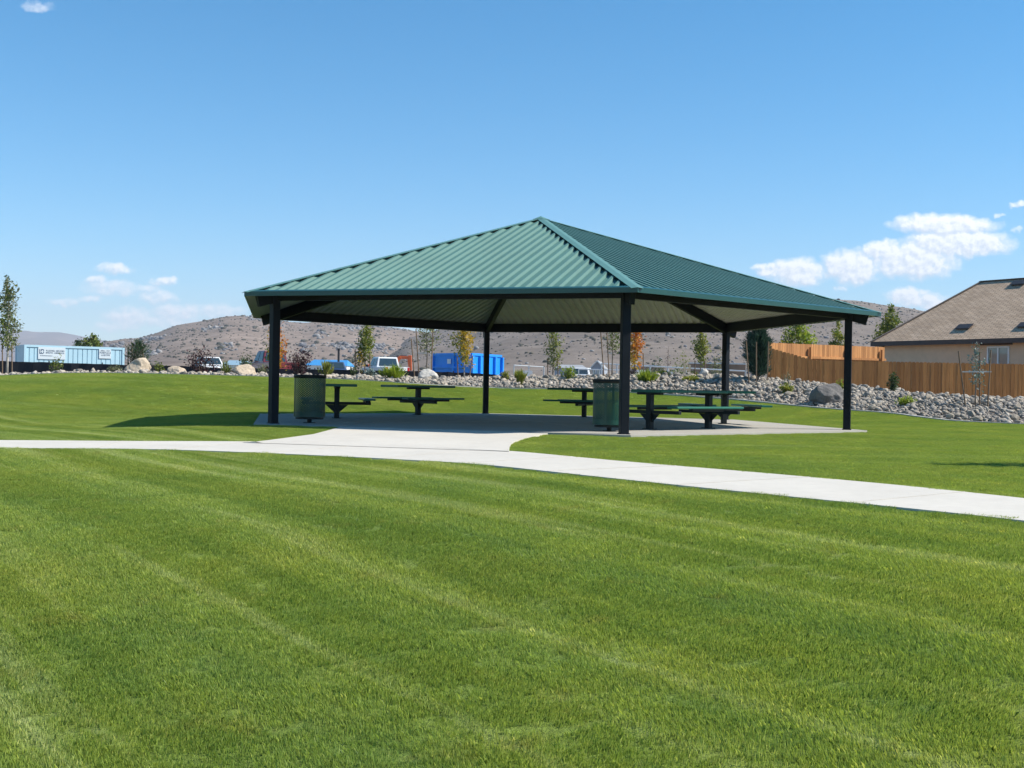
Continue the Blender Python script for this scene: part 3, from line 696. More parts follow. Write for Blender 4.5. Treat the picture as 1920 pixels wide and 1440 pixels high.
def boulder(px, Y, top, wpx, mat, seed, label, flat=.75):
    g = on(px, Y); h = max(.3, at(px, top, Y).z - g.z + .05); w = wpx * Y / F / 2
    me = rock_mesh(seed, 4, .8, .20); me.materials.clear(); me.materials.append(mat)
    co = np.empty(len(me.vertices) * 3, np.float32); me.vertices.foreach_get('co', co); co = co.reshape(-1, 3)
    co[:, 0] *= w / np.abs(co[:, 0]).max(); co[:, 1] *= w * .8 / np.abs(co[:, 1]).max(); lo, hi = co[:, 2].min(), co[:, 2].max()
    co[:, 2] = (co[:, 2] - lo) / (hi - lo) * (h * 1.45) - h * .45
    me.vertices.foreach_set('co', co.ravel()); me.update()
    o = bpy.data.objects.new('boulder', me); COL.objects.link(o); o.location = g
    tag(o, label, 'boulder', 'boulders set in the rock bank'); return o
boulder(259, 42.2, 673, 52, m_boul_tan, 4, 'big pale tan boulder beside the small staked conifer')
boulder(331, 41.2, 689, 36, m_boul_tan, 9, 'low tan boulder between the big boulder and the purple shrub')
boulder(455, 41.4, 685, 50, m_boul_tan, 13, 'rounded tan boulder in front of the dark round bush')
boulder(802, 42.4, 693.5, 40, m_boul_pale, 21, 'pale grey boulder under the three tall stakes')
boulder(1319, 42.3, 709, 19, m_boul_pale, 5, 'small smooth whitish boulder on the rock slope')
boulder(1549, 35.3, 721, 68, m_boul_gry, 31, 'pointed dark grey boulder in front of the wooden fence')

# ------------------------------------------------------------------ plants
def leaf_quads(C, size, rng, aspect=.55, up=0.0, jitter=.35):
    n = len(C); a = rng.normal(size=(n, 3)); a[:, 2] += up; a /= np.linalg.norm(a, axis=1, keepdims=True)
    b = rng.normal(size=(n, 3)); b -= a * (a * b).sum(1, keepdims=True); b /= np.linalg.norm(b, axis=1, keepdims=True)
    s = size * (1 + jitter * rng.normal(size=(n, 1))).clip(.4, 1.8); 
    nn = np.cross(a, b) * s * .12
    return np.stack([C - a * s * .5, C + b * s * aspect * .5 + nn, C + a * s * .5, C - b * s * aspect * .5 + nn], 1)
def tree(name, label, cat, group, px, Y, top, wpx, low, mats, bark, nl=1500, leaf=.085, limbs=16, lean=(0, 0), shape='column', droop=0.0, seed=0, pos=None, H=None, W=None, dens=1.0):
    rn = np.random.default_rng(seed + 11)
    g = on(px, Y) if pos is None else Vector(pos); h = (at(px, top, Y).z - g.z) if H is None else H; w = (wpx * Y / F) if W is None else W
    t = thing(name, label, cat, g, 0, group)
    tr = MB(); pts = []
    for i in range(7):
        k = i / 6; pts.append(Vector((lean[0] * k * k + rn.normal(0, .012) * h * k, lean[1] * k * k + rn.normal(0, .012) * h * k, h * .96 * k)))
    r0 = max(.02, h * .011); tr.tube([p - Vector((0, 0, .1 if i == 0 else 0)) for i, p in enumerate(pts)], [r0 * (1.15 - k / 6 * .95) for k in range(7)], 7)
    def tp(k): i = min(5, int(k * 6)); f = k * 6 - i; return pts[i].lerp(pts[i + 1], f)
    C = []; wts = []
    for j in range(limbs):
        k = low + (1 - low) * (j + rn.uniform(0, 1)) / limbs * .97; b0 = tp(min(.97, k * .93))
        rel = (k - low) / (1 - low)
        prof_ = {'column': (1 - rel) ** .55 * min(1, .55 + rel * 2.2), 'round': math.sqrt(max(.05, 1 - (2 * rel - .85) ** 2 * .85)), 'cone': (1 - rel) ** .8 + .05, 'vase': .5 + .7 * rel * (1.15 - rel)}[shape]
        ln_ = w / 2 * prof_ * rn.uniform(.75, 1.2); an = j * 2.4 + rn.uniform(-.5, .5)
        rise = ln_ * rn.uniform(.7, 1.6) * (1 if shape != 'round' else .5) - droop * ln_
        e = b0 + Vector((math.cos(an) * ln_, math.sin(an) * ln_, rise)); mid = b0.lerp(e, .5) + Vector((0, 0, -.08 * ln_ + droop * ln_ * .5))
        if e.z > h: e.z = h - rn.uniform(0, .1) * h * .5
        tr.tube([b0, mid, e], [r0 * .42 * (1.1 - rel * .6), r0 * .28, r0 * .1], 4, cap=False)
        nc = max(4, int(nl / limbs * prof_ * 1.25 * dens))
        u = rn.uniform(.22, 1.05, nc)
        for q in u:
            p = b0.lerp(mid, q * 2) if q < .5 else mid.lerp(e, q * 2 - 1)
            C.append(tuple(p)); wts.append(.10 * w * (1.15 - .4 * q) + .02)
    topn = int(nl * .06)
    for q in rn.uniform(.8, 1.02, topn): C.append(tuple(tp(min(1, q)))); wts.append(.05 * w)
    C = np.array(C); C += rn.normal(size=C.shape) * np.array(wts)[:, None] * np.array([1, 1, 1.1])
    C[:, 2] = np.clip(C[:, 2], h * low * .75, h * 1.02)
    tr.build('trunk', bark, t, norm=False, smooth=True)
    mats = mats if isinstance(mats, list) else [mats]
    o = np_obj('crown', leaf_quads(C, leaf, rn), 4, mats, t)
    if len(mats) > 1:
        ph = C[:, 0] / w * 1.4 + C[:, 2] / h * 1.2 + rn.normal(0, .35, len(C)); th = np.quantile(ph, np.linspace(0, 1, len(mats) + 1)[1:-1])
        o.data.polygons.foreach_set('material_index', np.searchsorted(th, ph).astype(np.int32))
    return t
G1 = leaf_mat('leaf_olive_green', (0.070, 0.119, 0.025), (0.161, 0.210, 0.042), .35, (0.266, 0.266, 0.070))
G2 = leaf_mat('leaf_yellow_green', (0.119, 0.168, 0.025), (0.252, 0.280, 0.042), .4, (0.364, 0.322, 0.056))
G3 = leaf_mat('leaf_grey_green', (0.098, 0.119, 0.063), (0.196, 0.217, 0.119), .35, (0.252, 0.252, 0.154))
GY = leaf_mat('leaf_yellow', (0.308, 0.210, 0.021), (0.560, 0.378, 0.042), .4, (0.672, 0.420, 0.056))
GO = leaf_mat('leaf_orange', (0.420, 0.119, 0.017), (0.644, 0.224, 0.028), .4, (0.700, 0.308, 0.042))
GR = leaf_mat('leaf_red_orange', (0.476, 0.084, 0.025), (0.700, 0.168, 0.042), .4)
GD = leaf_mat('leaf_dark_green', (0.028, 0.056, 0.020), (0.070, 0.112, 0.036), .25)
GB = leaf_mat('needle_blue_green', (.014, .044, .034), (.045, .095, .068), .15, (.085, .15, .10))
GS = leaf_mat('leaf_spruce_blue', (0.084, 0.140, 0.140), (0.210, 0.280, 0.266), .2)
GP = leaf_mat('leaf_purple', (.020, .010, .016), (.062, .026, .034), .25, (.10, .04, .05))
GL = leaf_mat('leaf_lime', (0.140, 0.210, 0.017), (0.280, 0.364, 0.031), .4, (0.378, 0.420, 0.070))
TGp = 'young trees planted along the rock bank'
tree('young_tree', 'tall slim young tree with a pale trunk at the left edge of the lawn', 'tree', TGp, 13, 41.6, 513, 50, .26, [G1, G3], m_palebark, 2300, .09, 24, seed=1)
tree('young_tree', 'young tree turning orange and red behind the left front post', 'tree', TGp, 515, 42.8, 598, 44, .16, [G1, GY, GO, GO], m_bark, 1500, .085, 18, seed=2)
tree('young_tree', 'olive green young tree left of the white pickup', 'tree', TGp, 684, 43, 600, 36, .30, [G1, G1, G2], m_bark, 1600, .08, 18, seed=3)
tree('young_tree', 'small brownish green sapling leaning against the olive green young tree', 'tree', TGp, 673, 42.9, 652, 24, .2, [G3, GY], m_palebark, 420, .07, 10, seed=4)
tree('young_tree', 'thin willowy young tree among three tall stakes above the pale grey boulder', 'tree', TGp, 799, 43.5, 588, 52, .42, [G3, G1], m_bark, 900, .08, 16, droop=.5, seed=5, dens=.8)
tree('young_tree', 'yellow leaved young tree in front of the blue dumpster', 'tree', TGp, 870, 44, 604, 46, .26, [G2, GY, GY], m_palebark, 1700, .085, 18, seed=6)
tree('young_tree', 'slim two-toned young tree in front of the galvanised gate frame', 'tree', TGp, 1036, 44, 608, 36, .14, [G3, G1, G2], m_bark, 1200, .08, 18, seed=7)
tree('young_tree', 'sparse young tree with tall stakes beside the near front post', 'tree', TGp, 1147, 43.4, 588, 46, .40, [G3, G1], m_bark, 800, .08, 16, droop=.3, seed=8, dens=.8)
tree('young_tree', 'bright orange young tree right of the near front post', 'tree', TGp, 1189, 44, 600, 36, .18, [GY, GO, GO], m_bark, 1500, .085, 18, seed=9)
tree('young_tree', 'columnar green young tree in front of the tan board fence', 'tree', TGp, 1313, 43, 616, 32, .24, [G1, G2], m_bark, 1300, .08, 18, seed=10)
tree('young_tree', 'thin bluish sapling tied between stakes in front of the brown fence and house', 'tree', TGp, 1829, 33.4, 636, 38, .26, [GS], m_bark, 330, .075, 14, seed=11)
tree('yard_tree', 'yellow green tree behind the rear cedar fence, left of the right corner post', 'tree', None, 1494, 62, 596, 60, .2, [G2, GL], m_bark, 3200, .14, 20, shape='round', seed=12)
tree('yard_tree', 'small green tree just left of the right corner post', 'tree', None, 1569, 64, 592, 34, .2, [G1, G2], m_bark, 1800, .13, 14, shape='round', seed=13)
tree('yard_tree', 'dense yellow green tree beside the house roof', 'tree', None, 1666, 66, 566, 50, .1, [G2, G1], m_bark, 4200, .14, 22, shape='round', seed=14)
tree('far_tree', 'large round green tree behind the pale blue container, its taller half', 'tree', None, 172, 125, 627, 42, .05, [G1], m_bark, 2600, .3, 22, shape='round', seed=15)
tree('far_tree', 'lower round green tree left of the large one behind the container', 'tree', None, 146, 128, 636, 34, .05, [G1, GD], m_bark, 1600, .3, 18, shape='round', seed=16)
tree('bare_tree', 'thin dark leafless tree far behind the rail fence', 'tree', None, 1251, 80, 646, 20, .2, [GP], m_bark, 130, .07, 16, seed=17)
tree('young_tree', 'young tree outside the right side of the view that shades the lawn', 'tree', TGp, 0, 0, 0, 0, .15, [G1], m_bark, 3200, .12, 22, seed=18, pos=(10.55, 13.75, gz(10.55, 13.75)), H=5.3, W=1.5)

def conifer(label, px, Y, top, wpx, mat, n, seed, group=None, nl=.16, shape=.75):
    rn = np.random.default_rng(seed); g = on(px, Y); h = at(px, top, Y).z - g.z; w = wpx * Y / F
    t = thing('pine_tree', label, 'tree', g, 0, group)
    tr = MB(); tr.tube([(0, 0, -.1), (0, 0, h * .5), (0, 0, h * .98)], [h * .018, h * .011, .006], 7)
    C = []; D = []
    nb = 95
    for j in range(nb):
        k = .06 + .94 * (j / nb); rel = 1 - k; L = w / 2 * min(1, rel * 2.3 + .05) * (.46 + .62 * math.sin(math.pi * (rel * .86 + .04))) * rn.uniform(.45, 1.2) + .04; an = j * 2.39996
        d = Vector((math.cos(an), math.sin(an), 0)); b0 = Vector((0, 0, h * (k * .93))); e = b0 + d * L + Vector((0, 0, L * rn.uniform(.5, 1.0)))
        tr.tube([b0, b0.lerp(e, .5) - Vector((0, 0, .05 * L)), e], [.011, .007, .003], 4, cap=False)
        m_ = int(n / nb * (.4 + L / (w / 2)))
        for q in rn.uniform(.25, 1.05, m_):
            p = b0.lerp(e, q) + Vector(rn.normal(0, .045, 3)); C.append(tuple(p)); dd = (e - b0).normalized() + Vector(rn.normal(0, .45, 3)) + Vector((0, 0, .35)); D.append(tuple(dd.normalized()))
    C = np.array(C); D = np.array(D); b = rn.normal(size=C.shape); b -= D * (b * D).sum(1, keepdims=True); b /= np.linalg.norm(b, axis=1, keepdims=True)
    s = nl * rn.uniform(.7, 1.2, (len(C), 1))
    Q = np.stack([C - b * .011, C + b * .011, C + D * s + b * .004, C + D * s - b * .004], 1)
    tr.build('trunk', m_bark, t, norm=False); np_obj('crown', Q, 4, mat, t); return t
conifer('dense dark blue green pine with stakes at the left end of the brown fence', 1421, 40.6, 606, 39, GB, 8500, 40, nl=.17, shape=.55)
conifer('small staked conifer behind the big pale tan boulder', 258, 43, 636, 34, leaf_mat('needle_green', (.018, .05, .022), (.05, .10, .04), .15), 1100, 41, nl=.14)

def shrub(label, px, Y, top, wpx, mat, n=420, leaf=.07, stems=12, seed=0, spread=.5, spiky=False, cat='shrub', name='shrub'):
    rn = np.random.default_rng(seed + 200); g = on(px, Y); h = max(.15, at(px, top, Y).z - g.z); w = wpx * Y / F
    t = thing(name, label, cat, g, 0, None)
    st = MB(); C = []; D = []
    for j in range(stems):
        an = j * 2.4 + rn.uniform(-.4, .4); rr_ = w / 2 * math.sqrt((j + .5) / stems) * rn.uniform(.75, 1.1)
        e = Vector((math.cos(an) * rr_, math.sin(an) * rr_, h * rn.uniform(.72, 1.02) * (1 - .45 * (rr_ / (w / 2)) ** 2)))
        b0 = Vector((math.cos(an) * rr_ * .15, math.sin(an) * rr_ * .15, -.05)); mid = b0.lerp(e, .5) + Vector((0, 0, h * .08))
        st.tube([b0, mid, e], [.010, .007, .003], 4, cap=False)
        for q in rn.uniform(.12, 1.03, n // stems):
            p = b0.lerp(mid, q * 2) if q < .5 else mid.lerp(e, q * 2 - 1); C.append(tuple(p)); D.append(tuple((e - b0).normalized()))
    C = np.array(C); D = np.array(D)
    if spiky:
        D = D + rn.normal(0, .28, D.shape) + np.array([0, 0, .5]); D /= np.linalg.norm(D, axis=1, keepdims=True)
        b = rn.normal(size=C.shape); b -= D * (b * D).sum(1, keepdims=True); b /= np.linalg.norm(b, axis=1, keepdims=True); s = leaf * 2.6 * rn.uniform(.6, 1.2, (len(C), 1))
        C += rn.normal(size=C.shape) * w * .05; Q = np.stack([C - b * .012, C + b * .012, C + D * s + b * .003, C + D * s - b * .003], 1)
    else:
        C += rn.normal(size=C.shape) * np.array([w, w, h]) * spread * .16; C[:, 2] = np.clip(C[:, 2], .02, h * 1.05); Q = leaf_quads(C, leaf, rn)
    st.build('stems', m_bark, t, norm=False); np_obj('foliage', Q, 4, mat, t); return t
shrub('wispy upright green shrub in front of the pale blue container', 105, 42.0, 663, 26, G1, 300, .075, 9, 1)
shrub('low sage green shrub left of the big pale tan boulder', 216, 41.6, 684, 32, G3, 520, .06, 14, 2)
shrub('dark green upright shrub just right of the big pale tan boulder', 298, 42.2, 676, 24, G1, 420, .07, 10, 3)
shrub('purple leaved shrub with long arching sprays in front of the white car', 375, 42.2, 652, 66, GP, 950, .075, 17, 4)
shrub('purple leaved shrub right of the left front post', 561, 42.4, 652, 50, GP, 1000, .075, 18, 5)
shrub('thin grassy green shrub left of the rounded tan boulder', 421, 41.8, 680, 22, G1, 240, .06, 9, 6, spiky=True)
shrub('reddish dry shrub below the dark pickup', 491, 42, 682, 24, G3, 320, .06, 10, 7)
shrub('feathery yellow green shrub in front of the blue hatchback', 612, 42.0, 677, 28, G2, 420, .075, 10, 8, spiky=True)
shrub('bright lime green grassy shrub below the white pickup', 737, 41.2, 692, 46, GL, 900, .09, 20, 9, spiky=True)
shrub('blue grey low shrub at the foot of the olive green young tree', 694, 42.2, 688, 24, GS, 380, .06, 10, 10)
shrub('dark green shrub left of the olive green young tree', 662, 42.6, 685, 20, GD, 350, .06, 10, 11)
shrub('round green shrub right of the blue dumpster', 946, 43, 693, 22, G2, 480, .06, 12, 12)
shrub('yellowish dry grass tuft on the rocks right of the back post', 975, 42.0, 697, 24, G2, 460, .07, 14, 13, spiky=True)
shrub('bright green shrub in front of the white parked vehicle', 1066, 43, 684, 32, GL, 620, .065, 14, 14)
shrub('bright green grassy shrub on the rocks just right of the near front post', 1213, 41.6, 702, 38, GL, 800, .085, 18, 15, spiky=True)
shrub('green shrub upslope of the grassy shrub near the front post', 1243, 43.2, 694, 34, G2, 560, .065, 14, 16)
shrub('yellow green leggy shrub beside the small whitish boulder', 1296, 41.2, 704, 40, G2, 640, .07, 16, 17)
shrub('thin yellow green shrub behind the small whitish boulder', 1302, 43, 694, 18, G2, 220, .06, 8, 18)
shrub('light green shrub on the rocks right of the dark pine', 1475, 37.6, 717, 30, G2, 520, .075, 13, 19)
shrub('sparse sprig at the foot of the brown fence beside the pine', 1474, 39.8, 696, 20, G3, 110, .05, 7, 20)
shrub('light green shrub half hidden by the right corner post', 1575, 37.4, 708, 22, G2, 260, .07, 9, 21)
shrub('upright dark green shrub against the brown fence', 1674, 37.8, 697, 24, GD, 620, .065, 13, 22)
shrub('low spreading bright green plant on the rocks below the fence', 1698, 33.8, 741, 38, GL, 560, .06, 16, 23)
shrub('round dark green bush left of the dark pickup', 459, 62, 664, 26, GD, 900, .10, 16, 24, spread=.8)
shrub('dark green bush behind the rail fence, leftmost of three', 1233, 74, 672, 30, GD, 600, .12, 14, 25, spread=.8)
shrub('olive bush behind the rail fence, left of the columnar tree', 1278, 76, 662, 44, G1, 800, .13, 16, 26, spread=.8)
shrub('brown green bush behind the tan board fence, beside the right back post', 1345, 58, 660, 36, G3, 900, .10, 18, 27, spread=.8)
shrub('dark twiggy bush at the foot of the bright orange young tree', 1187, 46, 682, 22, GP, 420, .06, 14, 28)

# ------------------------------------------------------------------ tree stakes
def stake(px, Y, top, label, lean=0.0, px_top=None, r=.021):
    g = on(px, Y); tpt = at(px_top if px_top else px, top, Y)
    b = MB(); b.tube([(0, 0, -.15), (tpt.x - g.x, 0, tpt.z - g.z)], r, 7)
    o = b.build('tree_stake', m_stake, loc=g); return tag(o, label, 'stake', 'wooden stakes holding the young trees')
def tie(o, px0, px1, py, Y):
    a, b_ = at(px0, py, Y), at(px1, py, Y); w = MB(); w.bar(a - o.location, b_ - o.location, .03, .035); w.build('tie_strap', m_wire, o)
s = stake(22.5, 41.5, 645, 'reddish wooden stake right of the pale trunk at the left edge'); tie(s, 13, 22, 668, 41.5)
stake(4.5, 41.4, 645, 'wooden stake left of the pale trunk at the left edge')
stake(240, 43, 651, 'thin stake left of the small conifer'); stake(247.5, 42.8, 648, 'thicker orange brown stake at the small conifer'); stake(268, 43, 650, 'thin stake right of the small conifer')
stake(666, 42.8, 655, 'short stake left of the olive green young tree'); stake(693.5, 42.8, 660, 'stake right of the olive green young tree')
stake(778, 43, 635, 'dark bare stake, first of the three left of the willowy tree', px_top=771); s = stake(786.5, 43.2, 617, 'tall stake second of the three by the willowy tree', px_top=780); tie(s, 783, 801, 662, 43.2)
stake(808.5, 43.2, 605, 'tall dark stake right of the willowy tree', px_top=812)
stake(859.5, 43.6, 668, 'stake left of the yellow young tree', px_top=857); s = stake(878.5, 43.6, 668, 'leaning stake right of the yellow young tree', px_top=886); tie(s, 870, 883, 684, 43.6)
stake(1027, 43.8, 672, 'thin stake left of the two-toned young tree'); stake(1046, 43.8, 672, 'thin stake right of the two-toned young tree')
stake(1133, 43, 618, 'tall leaning stake left of the sparse tree by the near front post', px_top=1126); s = stake(1142.5, 43.1, 624, 'tall stake next to the trunk of the sparse tree by the near front post', px_top=1138); tie(s, 1140, 1148, 662, 43.1)
stake(1206, 43.8, 662, 'thin yellowish stake right of the bright orange tree'); stake(1303, 42.8, 676, 'stake left of the columnar green tree'); stake(1322, 42.8, 676, 'stake right of the columnar green tree')
stake(1405, 39.9, 640, 'dark stake left of the dense pine', px_top=1399); s = stake(1418, 39.7, 641, 'light stake in front of the dense pine'); stake(1438, 39.9, 640, 'tall stake right of the dense pine', px_top=1441)
s = stake(1812, 33.2, 658, 'leaning stake left of the thin bluish sapling', px_top=1797); tie(s, 1804, 1836, 697, 33.2); stake(1837, 33.6, 660, 'upright stake just right of the thin bluish sapling'); s = stake(1852, 33.2, 656, 'stake farthest right of the thin bluish sapling', px_top=1858); tie(s, 1838, 1859, 697, 33.2)
# ------------------------------------------------------------------ wooden fences
def picket_fence(name, label, A, B, top_fn, bot, mat, face, pw=.138, dog=True, group=None):
    """boards from A to B (xy); top_fn(k) gives the top height; rails and posts on the side `face` (+1/-1)"""
    A, B = Vector(A), Vector(B); d = (B - A); L = d.length; d.normalize(); nrm = Vector((d.y, -d.x)) * face
    t = thing(name, label, 'fence', (A.x, A.y, bot), math.atan2(d.y, d.x), group)
    b = MB(); n = int(L / pw); rn = random.Random(5)
    for i in range(n):
        x = i * pw; z = top_fn((i + .5) / n) - bot + rn.uniform(-.006, .006); w = pw - .008; c = .028; y = rn.uniform(-.003, .003)
        poly = [(x, -.3), (x + w, -.3), (x + w, z - c), (x + w - c, z), (x + c, z), (x, z - c)] if dog else [(x, -.3), (x + w, -.3), (x + w, z), (x, z)]
        b.prism(poly, y - .009, y + .009)
    b.build('picket_panel', mat, t, norm=True)
    ys = -face * -1
    s = -1 if face > 0 else 1
    for q in (.14, .46, .78):
        r = MB(); k = 12
        for i in range(k):
            h0, h1 = [(top_fn(u) - bot) * q for u in (i / k, (i + 1) / k)]
            r.bar((L * i / k, s * .034, h0), (L * (i + 1) / k, s * .034, h1), .045, .09)
        r.build('rail', mat, t)
    np_ = int(L / 2.4)
    for i in range(np_ + 1):
        x = min(L - .05, i * 2.4 + .05); z = top_fn(min(1, x / L)) - bot - .12
        p = MB(); p.box((x, s * .105, z / 2 - .15), (.09, .09, z + .3)); p.build('fence_post', mat, t)
    return t
FY = 42.0
fa, fb = at(1446, 653, FY), at(1990, 684, FY); z1_, z2_, z3_ = fa.z, at(1527, 675, FY).z, fb.z
kx = (at(1527, 675, FY).x - fa.x) / (fb.x - fa.x)
def ftop(k): return z1_ + (z2_ - z1_) * (k / kx) if k < kx else z2_ + (z3_ - z2_) * (k - kx) / (1 - kx)
picket_fence('wooden_fence', 'long brown dog-eared wooden fence stepping down behind the rock bank', (fa.x, FY), (fb.x, FY), ftop, .1, m_fence, -1)
ga, gb = at(1441, 642.5, 43.6), at(1660, 651, 48.4)
picket_fence('wooden_fence', 'sunlit orange cedar fence with rails and posts showing, beside the house', (ga.x, ga.y), (gb.x, gb.y), lambda k: ga.z + (gb.z - ga.z) * k, .3, m_fence2, 1, dog=False)

# ------------------------------------------------------------------ house
HD = 52.0
E0 = at(1633, 641, HD); best = None
for i in range(4000):
    Yq = 40 + i * .004
    dz = abs(at(1925, 633, Yq).z - E0.z)
    if best is None or dz < best[0]: best = (dz, Yq)
E1 = at(1925, 633, best[1]); e_ = Vector((E1.x - E0.x, E1.y - E0.y, 0)).normalized(); n_ = Vector((-e_.y, e_.x, 0))
if n_.y < 0: n_ = -n_
wv_ = 3.0
for i in range(2000):
    wv_ = 1 + i * .004; q = E0 + (e_ + n_ * 1.9) * wv_
    if q.x / q.y >= at(1840, 528, 50).x / 50: break
RZ = at(1840, 528, q.y).z; HL = 15.0
hs_ = thing('house', 'tan stucco house with a brown shingle hip roof behind the brown fence', 'house', (E0.x, E0.y, 0), math.atan2(e_.y, e_.x))
wa_ = wv_; wv_ = wa_ * 1.9; W2 = 2 * wv_; ez = E0.z; rise = RZ - ez; OV = .42
def toloc(p): return Vector(((p - E0).dot(e_), (p - E0).dot(n_), p.z))
fl = .05
wl = MB(); wl.box((HL / 2, wv_, (ez - .12 + fl) / 2 - .3), (HL - 2 * OV, W2 - 2 * OV, ez - .12 - fl + .6)); wl.build('wall', m_stucco, hs_)
rf = MB(); a0, a1, a2, a3 = (0, 0, ez), (HL, 0, ez), (HL, W2, ez), (0, W2, ez); r0, r1 = (wa_, wv_, RZ), (HL - wa_, wv_, RZ)
rf.add([a0, a1, a2, a3, r0, r1], [(0, 1, 5, 4), (1, 2, 5), (2, 3, 4, 5), (3, 0, 4)])
rf.add([(x, y, z - .03) for x, y, z in (a0, a1, a2, a3)], [(0, 3, 2, 1)])
roof = rf.build('roof', m_shingle, hs_)
uvl = roof.data.uv_layers.new(name='UVMap'); sl = math.hypot(wv_, rise) / wv_
for p in roof.data.polygons:
    horiz = abs(p.normal.y) >= abs(p.normal.x)
    for li in p.loop_indices:
        v = roof.data.vertices[roof.data.loops[li].vertex_index].co
        uvl.data[li].uv = (v.x, (v.y if v.y < wv_ + .01 else W2 - v.y) * sl) if horiz else (v.y, (v.x if v.x < HL / 2 else HL - v.x) * sl)
fa_ = MB(); zf_ = ez - .10
for a, b in (((0, 0), (HL, 0)), ((0, W2), (HL, W2))): fa_.bar((a[0] - .01, a[1], zf_), (b[0] + .01, b[1], zf_), .04, .19)
for a, b in (((0, 0), (0, W2)), ((HL, 0), (HL, W2))): fa_.bar((a[0], a[1] + .03, zf_), (b[0], b[1] - .03, zf_), .04, .188)
fa_.build('fascia', m_fascia, roof)
rc = MB()
for a, b in ((a0, r0), (a1, r1), (r0, r1), (a3, r0), (a2, r1)): rc.bar(Vector(a) + Vector((0, 0, .012)), Vector(b) + Vector((0, 0, .012)), .22, .03)
rc.build('ridge_cap', m_shingle, roof)
def onwall(px, py):
    d = Vector(ray(px, py)); o = Vector((0, 0, EYE)); p0 = E0 + n_ * OV; t = (p0 - o).dot(n_) / d.dot(n_); return toloc(o + d * t)
w0, w1 = onwall(1853, 651), onwall(1892, 651); zt = w0.z; zb_ = zt - 1.25
def window(x0, x1, zb, zt):
    f = MB(); xc, zc = (x0 + x1) / 2, (zb + zt) / 2; y = OV - .02
    for x in (x0, xc, x1): f.box((x, y, zc), (.06, .06, zt - zb + .06))
    for z in (zb, zt): f.box((xc, y, z), (x1 - x0 - .06, .056, .06))
    fr = f.build('window', m_whitevinyl, hs_)
    p = MB(); p.box((xc, OV - .008, zc), (x1 - x0, .012, zt - zb)); p.build('pane', m_pane, fr)
    h = MB(); h.box((xc - .1, OV - .03, zt + .16), (x1 - x0 + .5, .05, .16)); h.build('header_band', m_fascia, fr)  # dark band above the window
window(w0.x, w1.x, zb_, zt); window(w1.x + 4, w1.x + 5.6, zb_, zt)
rn_ = Vector((0, -rise, wv_)).normalized()
def onroof(px, py):
    d0 = Vector(ray(px, py)); d = Vector((d0.dot(e_), d0.dot(n_), d0.z)); o = toloc(Vector((0, 0, EYE))); t = (Vector((0, 0, ez)) - o).dot(rn_) / d.dot(rn_); return o + d * t
su = Vector((0, wv_, rise)).normalized()
for (px, py) in ((1809, 614.5), (1912, 532), (1926, 611)):
    c = onroof(px, py); v = MB(); Mv = Matrix((Vector((1, 0, 0)), su, rn_)).transposed()
    v.box(c + rn_ * .06, (.62, .34, .07), Mv); v.box(c + rn_ * .08 - su * .02, (.70, .40, .02), Mv); v.build('roof_vent', m_vent, roof)

# ------------------------------------------------------------------ black fabric fence
bf = thing('fabric_fence', 'low black fabric construction fence behind the rocks, below the container and vehicles', 'fence', on(0, 46.5), 0)
FT = [(-160, 674), (5, 677), (120, 680), (233, 684), (330, 686), (420, 690), (500, 691), (590, 692.5), (700, 694), (800, 696), (880, 699), (935, 703)]
bo_ = bf.location.copy(); pp = [at(a, b, 46.5) for a, b in FT]
fm = MB(); sub = 8; line = []
for a, b in zip(pp, pp[1:]):
    for k in range(sub): line.append(a.lerp(b, k / sub) + Vector((0, random.uniform(-.03, .03), random.uniform(-.015, .01))))
line.append(pp[-1]); fm.add([p - bo_ for p in line] + [Vector((p.x, p.y, gz(p.x, p.y) - .2)) - bo_ for p in line], [(i, i + 1, len(line) + i + 1, len(line) + i) for i in range(len(line) - 1)])
fm.build('fabric', m_black, bf, norm=False)
for i in range(0, len(line), 7):
    p = line[i] - bo_; s_ = MB(); s_.tube([(p.x, p.y + .05, gz(line[i].x, 46.5) - bo_.z - .2), (p.x, p.y + .05, p.z + .06)], .022, 6); s_.build('fence_post', m_galv if False else m_dark, bf)

# ------------------------------------------------------------------ pale blue container
ca, cb_ = at(45.5, 645.5, 61), at(233, 652.5, 63.8); zt = (ca.z + cb_.z) / 2; L = (Vector((cb_.x, cb_.y)) - Vector((ca.x, ca.y))).length; Hc = 2.6
ct = thing('shipping_container', 'pale blue ribbed shipping container with two white signs on its side', 'container', (ca.x, ca.y, zt - Hc), math.atan2(cb_.y - ca.y, cb_.x - ca.x))
b = MB(); b.box((L / 2, 1.22, Hc / 2 + .05), (L - .06, 2.40, Hc - .16)); b.build('body', m_cont, ct)
r = MB(); nrib = 21
for i in range(nrib): r.box((L * (i + .5) / nrib, -.0, Hc / 2), (L / nrib - .03, .03, Hc - .3))
r.build('side_panel', m_cont, ct, bevel=.012)
f = MB()
for x in (.05, L - .05):
    for y in (-.0, 2.44): f.box((x, y, Hc / 2), (.12, .12, Hc))
for z in (.08, Hc - .06):
    for y in (-.0, 2.44): f.bar((.11, y, z), (L - .11, y, z), .10, .118)
    for x in (.05, L - .05): f.bar((x, .06, z), (x, 2.38, z), .10, .116)
f.build('corner_frame', m_cont, ct)
